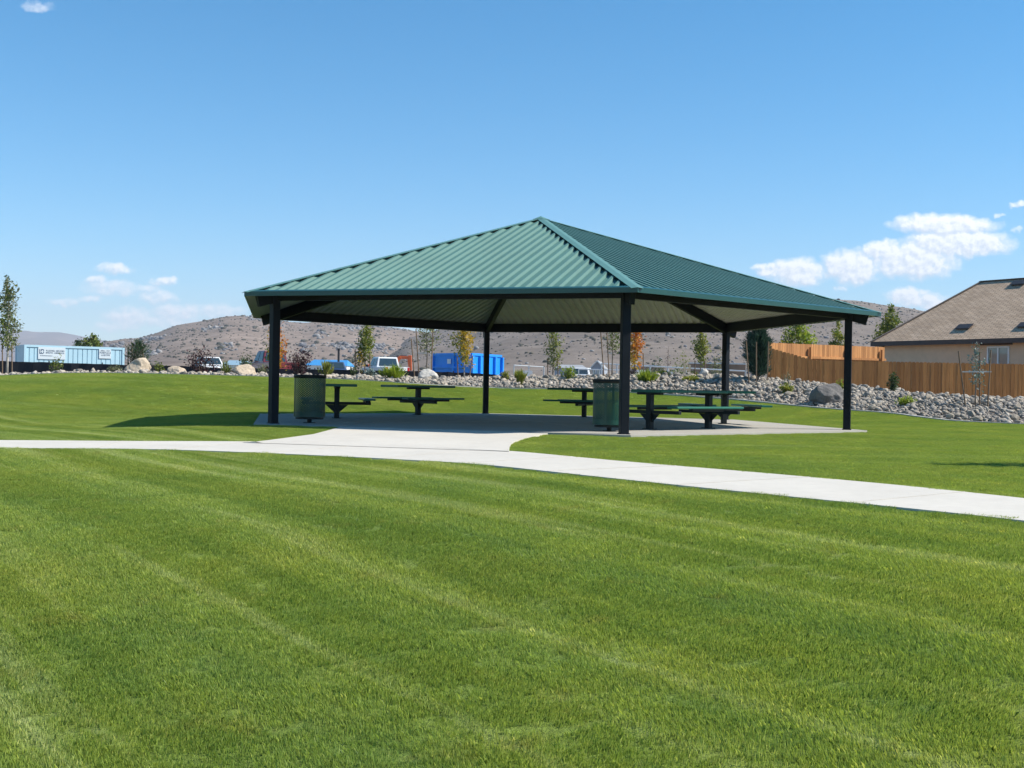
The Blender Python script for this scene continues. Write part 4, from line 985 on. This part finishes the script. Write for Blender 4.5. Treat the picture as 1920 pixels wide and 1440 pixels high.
def csign(x0, x1, z0, z1, rows, logo=None):
    s = MB(); s.box(((x0 + x1) / 2, -.045, (z0 + z1) / 2), (x1 - x0, .03, z1 - z0)); sg = s.build('sign', m_sign, ct)
    k = MB()
    rn = random.Random(int(x0 * 100))
    for (zc, hh, words) in rows:
        for (wa, wb) in words:
            x = wa
            while x < wb:                                    # worn lettering too small to read in the photo: letter-sized strokes
                lw = hh * rn.uniform(.42, .7); kind = rn.randrange(4); y = -.064
                k.box((x + lw * .12, y, zc), (lw * .22, .006, hh))
                if kind in (0, 2): k.box((x + lw * .5, y, zc + hh * .41), (lw * .55, .006, hh * .18))
                if kind in (1, 2): k.box((x + lw * .5, y, zc - hh * .41), (lw * .55, .006, hh * .18))
                if kind in (0, 3): k.box((x + lw * .5, y, zc), (lw * .5, .006, hh * .18))
                if kind == 3: k.box((x + lw * .8, y, zc), (lw * .2, .006, hh))
                x += lw * 1.22
    if logo:
        x, z, w, h = logo; y = -.064
        for dx, z0_, z1_ in ((0, 0, 1), (.42, .2, .42), (.42, .62, 1), (1, .2, .5), (1, .66, .9)): k.box((x + w * dx, y, z + h * (z0_ + z1_) / 2), (w * .2, .006, h * (z1_ - z0_)))
        for dx, dw, zz in ((.25, .5, .06), (.72, .4, .06), (.72, .45, .94)): k.box((x + w * dx, y, z + h * zz), (w * dw, .006, h * .15))
    k.build('lettering', m_ink, sg)
sc = L / 187.5
X = lambda px: (px - 45.5) * sc
csign(X(70.5), X(120.5), Hc - .74, Hc - .10, [(Hc - .29, .075, [(X(85), X(101)), (X(103.5), X(117.5))]), (Hc - .40, .07, [(X(84.5), X(97)), (X(100), X(117.5))]), (Hc - .56, .035, [(X(74), X(96))])], (X(73.5), Hc - .46, .19, .24))
csign(X(184), X(207), Hc - .62, Hc - .12, [(Hc - .20, .045, [(X(187), X(195)), (X(198), X(204))]), (Hc - .31, .10, [(X(185.5), X(206))]), (Hc - .44, .08, [(X(188), X(204))])])

# ------------------------------------------------------------------ vehicles in the lot beyond the fence
def wheel(t, x, y, r=.37, w=.24):
    b = MB(); b.lathe([(r * .62, -w / 2), (r * .94, -w / 2), (r, -w / 2 + .04), (r, w / 2 - .04), (r * .94, w / 2), (r * .62, w / 2)], 24); 
    o = b.build('wheel', m_rubber, t, smooth=True, norm=False); o.location = (x, y, r); o.rotation_euler = (math.pi / 2, 0, 0)
    k = MB(); k.lathe([(.02, w * .3), (r * .35, w * .42), (r * .62, w * .46), (r * .62, -w * .46), (r * .35, -w * .42), (.02, -w * .3)], 16); k.build('rim', m_chrome, o, norm=False)
def quad(t, name, pts, mat):
    b = MB(); p = [Vector(q) for q in pts]; n = (p[1] - p[0]).cross(p[2] - p[0]).normalized() * .012
    b.add([q - n for q in p] + [q + n for q in p], [(0, 1, 2, 3), (7, 6, 5, 4), (0, 1, 5, 4), (1, 2, 6, 5), (2, 3, 7, 6), (3, 0, 4, 7)]); return b.build(name, mat, t)
def cabin(t, xr, xrt, xft, xf, zb, zt, wb, wt, paint, rear=True):
    """greenhouse: xr/xf at the belt, xrt/xft at the roof"""
    b = MB(); vs = [(xr, -wb, zb), (xf, -wb, zb), (xf, wb, zb), (xr, wb, zb), (xrt, -wt, zt), (xft, -wt, zt), (xft, wt, zt), (xrt, wt, zt)]
    b.add(vs, [(0, 1, 5, 4), (1, 2, 6, 5), (2, 3, 7, 6), (3, 0, 4, 7), (4, 5, 6, 7), (3, 2, 1, 0)]); b.build('cab', paint, t, bevel=.05)
    A = [Vector(v) for v in vs]
    def inset(a, b_, c, d, k0, k1, h0, h1):
        lo = lambda k: a.lerp(b_, k); hi = lambda k: d.lerp(c, k)
        P = lambda k, h: lo(k).lerp(hi(k), h)
        return [P(k0, h0), P(k1, h0), P(k1, h1), P(k0, h1)]
    nudge = .012
    for (q, nn, segs, nm) in (((0, 1, 5, 4), Vector((0, -1, .2)), ((.08, .47), (.52, .93)), 'side_window'), ((2, 3, 7, 6), Vector((0, 1, .2)), ((.07, .48), (.53, .92)), 'side_window'), ((1, 2, 6, 5), Vector((1, 0, .4)), ((.07, .93),), 'windscreen'), ((3, 0, 4, 7), Vector((-1, 0, .2)), ((.09, .91),), 'rear_window')):
        for s0, s1 in segs:
            pts_ = [p + nn.normalized() * nudge for p in inset(A[q[0]], A[q[1]], A[q[2]], A[q[3]], s0, s1, .12, .86)]
            quad(t, nm, pts_, m_carglass)
def pickup(label, px, Y, head, paint, low_paint, L=5.4, Wd=1.92, H=1.8):
    g = on(px, Y); t = thing('pickup_truck', label, 'pickup truck', g, head, 'vehicles parked in the lot beyond the fence'); h = Wd / 2; k = H / 1.8
    def arch(x0, r): return [(x0 + r * math.cos(a), .38 * k + r * math.sin(a)) for a in [math.pi - math.pi * i / 8 for i in range(9)]]
    side = [(-L / 2, .48), (-L / 2, 1.0 * k), (-L / 2 + .03, 1.06 * k), (.15, 1.06 * k), (L / 2 - 1.0, 1.06 * k), (L / 2 - .08, .98 * k), (L / 2, .85 * k), (L / 2, .45)] + arch(L / 2 - .92, .44)[::-1] + arch(-L / 2 + 1.12, .44)[::-1]
    b = MB(); b.prism(side, -h, h); b.build('body', paint, t, bevel=.04)
    lo = MB(); lo.box((0, 0, .50 * k), (1.9, Wd + .012, .22)); lo.build('side_cladding', low_paint, t)
    bed = MB(); bed.box((-L / 2 + .95, 0, 1.055 * k), (1.65, Wd - .22, .02)); bed.build('bed_liner', m_dark, t)
    cabin(t, -.75, -.62, .55, 1.15, 1.05 * k, H, h - .06, h - .22, paint)
    tg = MB(); tg.box((-L / 2 - .012, 0, .84 * k), (.03, Wd - .44, .40 * k)); tgo = tg.build('tailgate', paint, t); hd_ = MB(); hd_.box((-L / 2 - .03, 0, .93 * k), (.02, .2, .06)); hd_.build('handle', m_dark, tgo)
    bp_ = MB(); bp_.box((-L / 2 - .10, 0, .52), (.16, Wd - .05, .15)); bp_.build('rear_bumper', m_chrome, t, bevel=.02); fb_ = MB(); fb_.box((L / 2 + .06, 0, .52), (.16, Wd - .05, .2)); fb_.build('front_bumper', m_chrome, t, bevel=.02)
    for s in (-1, 1):
        l = MB(); l.box((-L / 2 - .01, s * (h - .12), .86 * k), (.05, .17, .36 * k)); l.build('tail_light', m_redlens, t)
        l = MB(); l.box((L / 2 - .0, s * (h - .22), .76 * k), (.05, .3, .17)); l.build('headlight', m_sign, t)
        mi = MB(); mi.box((.95, s * (h + .13), 1.16 * k), (.1, .2, .17)); mi.build('mirror', m_dark, t)
        wheel(t, L / 2 - .92, s * (h - .13)); wheel(t, -L / 2 + 1.12, s * (h - .13))
    return t
def car(label, px, Y, head, paint, name='parked_car', L=4.4, Wd=1.74, H=1.42, hood=1.1, trunk=.35, group='vehicles parked in the lot beyond the fence'):
    g = on(px, Y); t = thing(name, label, 'car', g, head, group); h = Wd / 2; bz = H * .62
    def arch(x0, r): return [(x0 + r * math.cos(a), .32 + r * math.sin(a)) for a in [math.pi - math.pi * i / 8 for i in range(9)]]
    side = [(-L / 2, .35), (-L / 2 - .02, .6), (-L / 2 + .05, bz), (L / 2 - hood, bz + .02), (L / 2 - .12, bz - .14), (L / 2, .55), (L / 2 - .02, .32)] + arch(L / 2 - .8, .36)[::-1] + arch(-L / 2 + .8, .36)[::-1]
    b = MB(); b.prism(side, -h, h); b.build('body', paint, t, bevel=.07, seg=3)
    cabin(t, -L / 2 + trunk * .35 + .08, -L / 2 + trunk + .35, L / 2 - hood - .75, L / 2 - hood + .05, bz - .02, H, h - .05, h - .22, paint)
    for s in (-1, 1):
        l = MB(); l.box((-L / 2 + .0, s * (h - .17), bz - .16), (.06, .2, .2)); l.build('tail_light', m_redlens, t)
        l = MB(); l.box((L / 2 - .06, s * (h - .25), bz - .25), (.08, .3, .13)); l.build('headlight', m_sign, t)
        mi = MB(); mi.box((L / 2 - hood - .1, s * (h + .09), bz + .06), (.1, .15, .12)); mi.build('mirror', m_dark, t)
        wheel(t, L / 2 - .8, s * (h - .11), .32, .2); wheel(t, -L / 2 + .8, s * (h - .11), .32, .2)
    b = MB(); b.box((L / 2 - .0, 0, .42), (.10, Wd - .12, .16)); b.build('front_bumper', paint, t, bevel=.03); b = MB(); b.box((-L / 2 - .02, 0, .42), (.10, Wd - .12, .16)); b.build('rear_bumper', paint, t, bevel=.03)
    return t
m_maroon = M('maroon_paint', (.16, .022, .026), .3, coat=.5, var=.08); m_silver = M('silver_grey_paint', (.20, .20, .21), .35, .3, coat=.4, var=.06); m_darkblue = M('dark_blue_car_paint', (.035, .07, .15), .3, coat=.5, var=.08); m_burg = M('burgundy_paint', (.08, .02, .03), .3, coat=.5)
pickup('white pickup truck seen from behind with red tail lights', 721, 86, R(90 + 26), m_whitecar, m_whitecar)
pickup('maroon and grey pickup truck behind the left front post', 508, 80, R(90 + 34), m_maroon, m_silver, H=1.95)
car('dark blue hatchback seen from behind in front of the blue roofed building', 622, 90, R(90 + 17), m_darkblue, L=4.4, H=1.45, trunk=.2)
car('white car with a dark windscreen behind the purple shrub', 393, 84, R(-90 + 24), m_whitecar, hood=1.25, H=1.55)
car('white vehicle mostly hidden by rocks left of the gabled grey house', 1092, 96, R(80), m_whitecar, H=1.5)

# excavator
g = on(755, 95); ex = thing('excavator', 'orange excavator with its arm arched up, behind the white pickup', 'excavator', g, 0, None)
kx_ = 95 / F
def ep(px, py): p = at(px, py, 95); return Vector((p.x - g.x, 0, p.z - g.z))
b = MB(); b.bar(ep(741, 694), ep(745.5, 672.5), .26, .34, up=(1, 0, 0)); b.bar(ep(744.5, 674), ep(752, 669.5), .24, .28, up=(1, 0, 0)); b.bar(ep(751, 670), ep(766, 670.8), .22, .24, up=(1, 0, 0)); b.build('boom', m_orange, ex, bevel=.03)
b = MB(); b.bar(ep(768.5, 666.5), ep(769, 695), .26, .30, up=(1, 0, 0)); b.bar(ep(765.5, 670), ep(765.8, 682), .16, .10, up=(1, 0, 0)); b.build('stick', m_orange, ex, bevel=.03)
b = MB(); b.tube([ep(747, 671), ep(751, 667.2), ep(763, 668)], .06, 8); b.build('hydraulic_ram', m_dark, ex)
b = MB(); q = ep(769, 698); b.prism([(q.x - .5, q.z - .7), (q.x + .35, q.z - .6), (q.x + .35, q.z), (q.x - .15, q.z + .15)], -.4, .4); b.build('bucket', m_dark, ex)
q = ep(738, 694); b = MB(); b.box((q.x - 1.0, 0, .95), (2.2, 1.7, .9)); b.build('house_body', m_orange, ex, bevel=.08)
for s in (-1, 1):
    b = MB(); b.tube([(q.x - 2.1, s * .8, .28), (q.x + .2, s * .8, .28)], .28, 12); b.box((q.x - .95, s * .8, .28), (2.3, .36, .5)); b.build('track', m_rubber, ex, bevel=.04)

# blue dumpster
DY = 64; c0 = at(883, 664, DY - .6); cl_ = at(812.5, 667, DY + 1.4); cr_ = at(939, 666.5, DY + 2.6)
zt = c0.z; dl = Vector((cl_.x - c0.x, cl_.y - c0.y, 0)); dr = Vector((cr_.x - c0.x, cr_.y - c0.y, 0)); zb0 = gz(c0.x, c0.y)
dm = thing('roll_off_dumpster', 'bright blue ribbed roll-off dumpster behind the yellow young tree', 'dumpster', (c0.x, c0.y, zb0)); Hd = zt - zb0
def slabw(a, bdir, z0, z1, th, out):
    u = bdir.normalized(); b = MB(); m_ = a + bdir / 2
    b.bar(m_ - bdir / 2 + Vector((0, 0, (z0 + z1) / 2)), m_ + bdir / 2 + Vector((0, 0, (z0 + z1) / 2)), th, z1 - z0); return b
O = Vector((0, 0, 0)); nl_ = Vector((dl.y, -dl.x, 0)).normalized(); nl_ = nl_ if nl_.y < 0 else -nl_; nr_ = Vector((dr.y, -dr.x, 0)).normalized(); nr_ = nr_ if nr_.y < 0 else -nr_
bd = MB()
for a, d in ((O, dl), (O, dr), (dl, dr), (dr, dl)): bd.bar(a + Vector((0, 0, Hd / 2 + .1)), a + d + Vector((0, 0, Hd / 2 + .1)), .06, Hd - .2)
bd.add([O + Vector((0, 0, .2)), dl + Vector((0, 0, .2)), dl + dr + Vector((0, 0, .2)), dr + Vector((0, 0, .2))], [(0, 1, 2, 3)]); bd.build('body', m_bluebin, dm)
rb = MB()
for k in (.0, .25, .5, .75, 1.0): rb.bar(dr * k + nr_ * .10 + Vector((0, 0, .1)), dr * k + nr_ * .10 + Vector((0, 0, Hd - .08)), .15, .16, up=nr_)
for k in (.42, .98): rb.bar(dl * k + nl_ * .08 + Vector((0, 0, .1)), dl * k + nl_ * .08 + Vector((0, 0, Hd - .08)), .12, .12, up=nl_)
rb.bar(nl_ * .08 + Vector((0, 0, Hd * .52)), dl + nl_ * .08 + Vector((0, 0, Hd * .52)), .10, .09); rb.build('ribs', m_bluebin, dm)
rm = MB()
for a, d, nn in ((O, dl, nl_), (O, dr, nr_), (dl, dr, -nl_), (dr, dl, -nr_)): rm.bar(a + Vector((0, 0, Hd)), a + d + Vector((0, 0, Hd)), .17, .13)
rm.build('top_rail', m_bluebin, dm)
s = MB(); kq = dl * .52 + nl_ * .15; s.bar(kq - dl.normalized() * .14 + Vector((0, 0, Hd * .74)), kq + dl.normalized() * .14 + Vector((0, 0, Hd * .74)), .02, .26); s.build('sign', m_sign, dm)

# ------------------------------------------------------------------ buildings and fences far behind
def gable(label, px, Y, top, eave, wpx, depth, wallm, roofm, name='far_house', rz=0, trim=None, wins=0, cat='house', ridge_along=False):
    g = on(px, Y); zt, ze = at(px, top, Y).z - g.z, at(px, eave, Y).z - g.z; w = wpx * Y / F
    t = thing(name, label, cat, g, rz)
    b = MB()
    if not ridge_along:
        b.prism([(-w / 2, -1), (w / 2, -1), (w / 2, ze), (0, zt - .1), (-w / 2, ze)], 0, depth); b.build('wall', wallm, t)
        r = MB(); o = w * .06
        for s in (-1, 1): r.add([(0, -.3, zt), (s * (w / 2 + o), -.3, ze - (zt - ze) * .12), (s * (w / 2 + o), depth + .3, ze - (zt - ze) * .12), (0, depth + .3, zt), (0, -.3, zt - .15), (s * (w / 2 + o), -.3, ze - (zt - ze) * .12 - .15), (s * (w / 2 + o), depth + .3, ze - (zt - ze) * .12 - .15), (0, depth + .3, zt - .15)], [(0, 1, 2, 3), (7, 6, 5, 4), (0, 4, 5, 1), (2, 6, 7, 3), (1, 5, 6, 2)])
        ro = r.build('roof', roofm, t)
        if trim:
            tr = MB()
            for s in (-1, 1): tr.bar((0, -.36, zt - .1), (s * (w / 2 + o), -.36, ze - (zt - ze) * .12 - .1), .1, .20)
            tr.build('gable_trim', trim, ro)
        for i in range(wins):
            x = (-.22 + .3 * i) * w; f = MB(); f.box((x, -.06, ze * .72), (w * .19, .12, ze * .36)); fo = f.build('window', m_whitevinyl, t); p = MB(); p.box((x, -.14, ze * .72), (w * .10, .06, ze * .24)); p.build('pane', m_pane, fo)
    else:
        b.box((0, depth / 2, ze / 2 - .5), (w * .96, depth, ze + 1)); b.build('wall', wallm, t)
        r = MB(); i_ = w * .10; r.add([(-w / 2, -.4, ze), (w / 2, -.4, ze), (w / 2, depth + .4, ze), (-w / 2, depth + .4, ze), (-w / 2 + i_, depth / 2, zt), (w / 2 - i_, depth / 2, zt)], [(0, 1, 5, 4), (2, 3, 4, 5), (1, 2, 5), (3, 0, 4), (3, 2, 1, 0)]); r.build('roof', roofm, t)
        d = MB(); d.box((-w * .1, -.03, ze * .35), (w * .12, .08, ze * .7)); d.build('door', m_vent, t)
    return t
m_bluemetal = M('blue_metal_roof', (.045, .24, .52), .45, var=.06); m_greyroof = M('grey_roof', (.28, .29, .30), .9); m_greywall = M('grey_siding', (.30, .33, .38), .8); m_paleroof = M('pale_blue_metal_roof', (.24, .35, .42), .5, var=.05); m_tan = M('tan_boards', (.30, .20, .14), .85, scale=3)
gable('white building with a bright blue metal roof behind the dark blue hatchback', 611, 175, 673.5, 685.5, 80, 9, m_whitevinyl, m_bluemetal, name='far_building', cat='building', ridge_along=True)
gable('low building with a pale blue metal roof left of the round dark green bush', 434, 170, 674.5, 684.5, 42, 8, m_sign, m_paleroof, name='far_building', cat='building', ridge_along=True)
gable('small grey house with white trimmed gable and two windows', 1119, 230, 675.5, 688, 23, 14, m_greywall, m_greyroof, rz=R(-8), trim=m_whitevinyl, wins=2)
gable('long low grey roofed house left of the white gabled one', 1071, 260, 683, 690, 58, 12, m_greywall, m_greyroof, ridge_along=True)
gable('grey house with a brown roof behind the rail fence', 1222, 210, 683, 689, 46, 12, m_tan, m_vent, ridge_along=True)
def rail_fence(label, P0, P1, npost, low=None, signs=()):
    a, b_ = at(*P0), at(*P1); g = Vector((a.x, a.y, gz(a.x, a.y))); t = thing('chain_link_fence', label, 'fence', g)
    A, B = a - g, b_ - g; r = MB(); r.tube([A, B], .032, 8); r.build('top_rail', m_whitevinyl, t)
    for i in range(npost):
        p = A.lerp(B, i / (npost - 1)); wz = gz(p.x + g.x, p.y + g.y) - g.z; q = MB(); q.tube([(p.x, p.y, wz - .2), (p.x, p.y, p.z + .03)], .035, 7); q.build('fence_post', m_galv, t)
    w = MB(); L_ = (B - A).length; d = (B - A).normalized(); h = 1.4; st = .16
    k = -h
    while k < L_:
        for s in (-1, 1):
            k0, k1 = (k, k + h) if s > 0 else (k + h, k)
            z0, z1 = 0.0, h
            if min(k0, k1) < 0 or max(k0, k1) > L_: continue
            p0 = A + d * k0 - Vector((0, 0, h - z0)); p1 = A + d * k1 - Vector((0, 0, h - z1)); w.tube([p0, p1], .0018, 3, cap=False)
        k += st
    w.build('wire_mesh', m_galv, t, norm=False)
    for k in signs:
        p = A.lerp(B, k) + Vector((0, -.08, -.38)); s = MB(); s.box(p, (.5, .02, .30)); s.build('sign', m_whitevinyl, t)
rail_fence('short galvanised fence section with a small white sign left of the two-toned tree', (964, 685, 60), (1020, 688.5, 60), 3, signs=(.45,))
rail_fence('long chain link fence with a pale top rail behind the rock crest', (1128, 682, 61), (1398, 696, 52), 9, signs=(.30, .50))
rail_fence('second lower chain link fence in front of the gabled grey house', (1085, 692.5, 76), (1205, 694.5, 72), 4, signs=(.6, .9))
g = on(1290, 60); e1 = on(1397, 58); tf = thing('board_fence', 'tan board fence with a pale cap behind the columnar green tree', 'fence', g)
A = Vector((0, 0, 0)); B = Vector((e1.x - g.x, e1.y - g.y, 0)); za, zb2 = at(1290, 679.5, 60).z - g.z, at(1397, 681.5, 58).z - g.z
for nm, z0, z1, th, mt in (('boards', -.2, -.06, .04, m_tan), ('cap', -.06, .0, .12, m_whitevinyl)):
    b = MB(); y = .5 * th
    b.add([A + Vector((0, s * y, (z0 if nm == 'boards' else za + z0))) for s in (-1, 1)] + [B + Vector((0, s * y, (z0 if nm == 'boards' else zb2 + z0))) for s in (-1, 1)] + [A + Vector((0, s * y, za + z1)) for s in (-1, 1)] + [B + Vector((0, s * y, zb2 + z1)) for s in (-1, 1)], [(0, 2, 6, 4), (1, 5, 7, 3), (4, 6, 7, 5), (0, 1, 3, 2), (0, 4, 5, 1), (2, 3, 7, 6)]); b.build(nm, mt, tf)
g = on(1286, 50); wp = thing('wooden_post', 'pale wooden post with a short brace on the rock crest', 'post', g); zt = at(1284, 680, 50).z - g.z
b = MB(); b.bar((-.07, 0, -.2), (-.07, 0, zt), .10, .10, up=(0, 1, 0)); b.build('upright', M('fresh_pine', (.62, .50, .33), .8), wp); b = MB(); b.bar((.10, .02, -.2), (.16, .02, zt - .08), .08, .08, up=(0, 1, 0)); b.bar((-.01, .0, zt - .3), (.12, .0, zt - .3), .06, .07); b.build('brace', bpy.data.materials['fresh_pine'], wp)
g = on(634, 92); zt = at(634, 654, 92).z - g.z; b = MB(); b.tube([(0, 0, -.3), (0, 0, zt)], .09, 8); b.box((0, 0, zt), (.26, .26, .06)); tag(b.build('utility_pole', m_dark, loc=g), 'thin dark pole standing behind the dark blue hatchback', 'pole')

# ------------------------------------------------------------------ grass
from mathutils.geometry import intersect_point_line
NV = 10
patches = bpy.data.collections.new('grass_tufts')
def grass_patch(seed, n, size, hmin, hmax, wid):
    rn = np.random.default_rng(seed); x = rn.uniform(-size, size, n); y = rn.uniform(-size, size, n); a = rn.uniform(0, 6.283, n); h = rn.uniform(hmin, hmax, n)
    ln_ = rn.normal(.35, .30, n) * h; sd_ = rn.normal(0, .28, n) * h; w = wid * rn.uniform(.7, 1.3, n)
    bx_, by_ = np.cos(a) * w / 2, np.sin(a) * w / 2
    V = np.zeros((n, 5, 3)); V[:, 0] = np.stack([x - bx_, y - by_, np.full(n, -.012)], 1); V[:, 1] = np.stack([x + bx_, y + by_, np.full(n, -.012)], 1)
    V[:, 2] = np.stack([x + bx_ * .8 + ln_ * .4, y + by_ * .8 + sd_ * .4, h * .6], 1); V[:, 3] = np.stack([x + ln_, y + sd_, h], 1); V[:, 4] = np.stack([x - bx_ * .8 + ln_ * .4, y - by_ * .8 + sd_ * .4, h * .6], 1)
    o = np_obj('grass_tuft', V, 5, m_grass); COL.objects.unlink(o); patches.objects.link(o)
for i in range(NV): grass_patch(500 + i, 720, .125, .010, .027, .0027)
def inside(px_, py_, poly):
    r = np.zeros(len(px_), bool); j = len(poly) - 1
    for i in range(len(poly)):
        xi, yi = poly[i]; xj, yj = poly[j]
        c = ((yi > py_) != (yj > py_)) & (px_ < (xj - xi) * (py_ - yi) / (yj - yi + 1e-12) + xi); r ^= c; j = i
    return r
step = .16
gx_, gy_ = np.meshgrid(np.arange(-25, 24, step), np.arange(2.2, 42, step)); gx_ = gx_.ravel(); gy_ = gy_.ravel()
keep = (np.abs(gx_) < .475 * gy_ + 4.5) & (gy_ < yb(gx_) - .1)
gx_, gy_ = gx_[keep], gy_[keep]; gx_ = gx_ + RNG.uniform(-.08, .08, len(gx_)); gy_ = gy_ + RNG.uniform(-.1, .1, len(gy_))
pathpoly = [tuple(p) for p in pa] + [tuple(p) for p in pb[::-1]]
def grow(poly, d):
    c = np.mean(np.array(poly), 0); return [tuple(c + (np.array(p) - c) * (1 + d / np.linalg.norm(np.array(p) - c))) for p in poly]
bad = inside(gx_, gy_, grow(hp, .10)) | inside(gx_, gy_, [(p.x, p.y) for p in top])
# keep tufts off the path by .1 m on both edges
mid_dir = pb - pa; mid_dir /= np.linalg.norm(mid_dir, axis=1, keepdims=True)
bad |= inside(gx_, gy_, [tuple(p) for p in (pa - mid_dir * .09)] + [tuple(p) for p in (pb + mid_dir * .045)[::-1]])
gx_, gy_ = gx_[~bad], gy_[~bad]; gzv = ground_np(gx_, gy_)
across = gx_ * math.sin(-STR_A) + gy_ * math.cos(-STR_A)
stripe = np.where(np.sin(across * 2 * math.pi / 1.25 + .8 * np.sin(gx_ * .3)) > 0, 0, math.pi)
gm = bpy.data.meshes.new('grass'); gm.vertices.add(len(gx_)); gm.vertices.foreach_set('co', np.stack([gx_, gy_, gzv], 1).astype(np.float32).ravel())
rot = np.zeros((len(gx_), 3), np.float32); rear_ = sstep(13.5, 15.5, gy_ + 1.05 * gx_); rot[:, 2] = STR_A + stripe + RNG.normal(0, .45, len(gx_)) + rear_ * RNG.uniform(-3.14, 3.14, len(gx_)); sx_g = (ground_np(gx_ + .1, gy_) - ground_np(gx_ - .1, gy_)) / .2; sy_g = (ground_np(gx_, gy_ + .1) - ground_np(gx_, gy_ - .1)) / .2
cz, sz = np.cos(rot[:, 2]), np.sin(rot[:, 2]); nlx, nly = -sx_g * cz - sy_g * sz, sx_g * sz - sy_g * cz
rot[:, 0] = -np.arcsin(np.clip(nly, -.5, .5)); rot[:, 1] = np.arcsin(np.clip(nlx, -.5, .5))
at_ = gm.attributes.new('rot', 'FLOAT_VECTOR', 'POINT'); at_.data.foreach_set('vector', rot.ravel())
ats = gm.attributes.new('scl', 'FLOAT', 'POINT'); ats.data.foreach_set('value', RNG.uniform(.8, 1.15, len(gx_)).astype(np.float32))
gob = bpy.data.objects.new('grass', gm); COL.objects.link(gob); tag(gob, 'short mown green lawn grass covering the park', 'grass', None, 'stuff')
ng = bpy.data.node_groups.new('grass_scatter', 'GeometryNodeTree'); ng.interface.new_socket('Geometry', in_out='INPUT', socket_type='NodeSocketGeometry'); ng.interface.new_socket('Geometry', in_out='OUTPUT', socket_type='NodeSocketGeometry')
ni, no = ng.nodes.new('NodeGroupInput'), ng.nodes.new('NodeGroupOutput'); ip = ng.nodes.new('GeometryNodeInstanceOnPoints'); ci = ng.nodes.new('GeometryNodeCollectionInfo')
ci.inputs['Collection'].default_value = patches; ci.inputs['Separate Children'].default_value = True; ci.inputs['Reset Children'].default_value = True
ra = ng.nodes.new('GeometryNodeInputNamedAttribute'); ra.data_type = 'FLOAT_VECTOR'; ra.inputs['Name'].default_value = 'rot'; sa = ng.nodes.new('GeometryNodeInputNamedAttribute'); sa.data_type = 'FLOAT'; sa.inputs['Name'].default_value = 'scl'
ip.inputs['Pick Instance'].default_value = True; ri = ng.nodes.new('FunctionNodeRandomValue'); ri.data_type = 'INT'
[s for s in ri.inputs if s.name == 'Max' and s.type == 'INT'][0].default_value = NV - 1
ng.links.new([s for s in ri.outputs if s.type == 'INT'][0], ip.inputs['Instance Index'])
e2r = ng.nodes.new('FunctionNodeEulerToRotation'); ng.links.new([s for s in ra.outputs if s.enabled][0], e2r.inputs[0]); ng.links.new(e2r.outputs[0], ip.inputs['Rotation']); ng.links.new([s for s in sa.outputs if s.enabled][0], ip.inputs['Scale'])
ng.links.new(ni.outputs[0], ip.inputs['Points']); ng.links.new(ci.outputs[0], ip.inputs['Instance']); ng.links.new(ip.outputs[0], no.inputs[0])
gmod = gob.modifiers.new('scatter', 'NODES'); gmod.node_group = ng

scene.render.engine = 'CYCLES'
scene.cycles.use_denoising = True; scene.cycles.denoiser = 'OPENIMAGEDENOISE'; scene.cycles.denoising_input_passes = 'RGB_ALBEDO_NORMAL'; scene.cycles.denoising_prefilter = 'ACCURATE'
scene.cycles.max_bounces = 8; scene.cycles.transparent_max_bounces = 8
scene.cycles.sample_clamp_indirect = 6
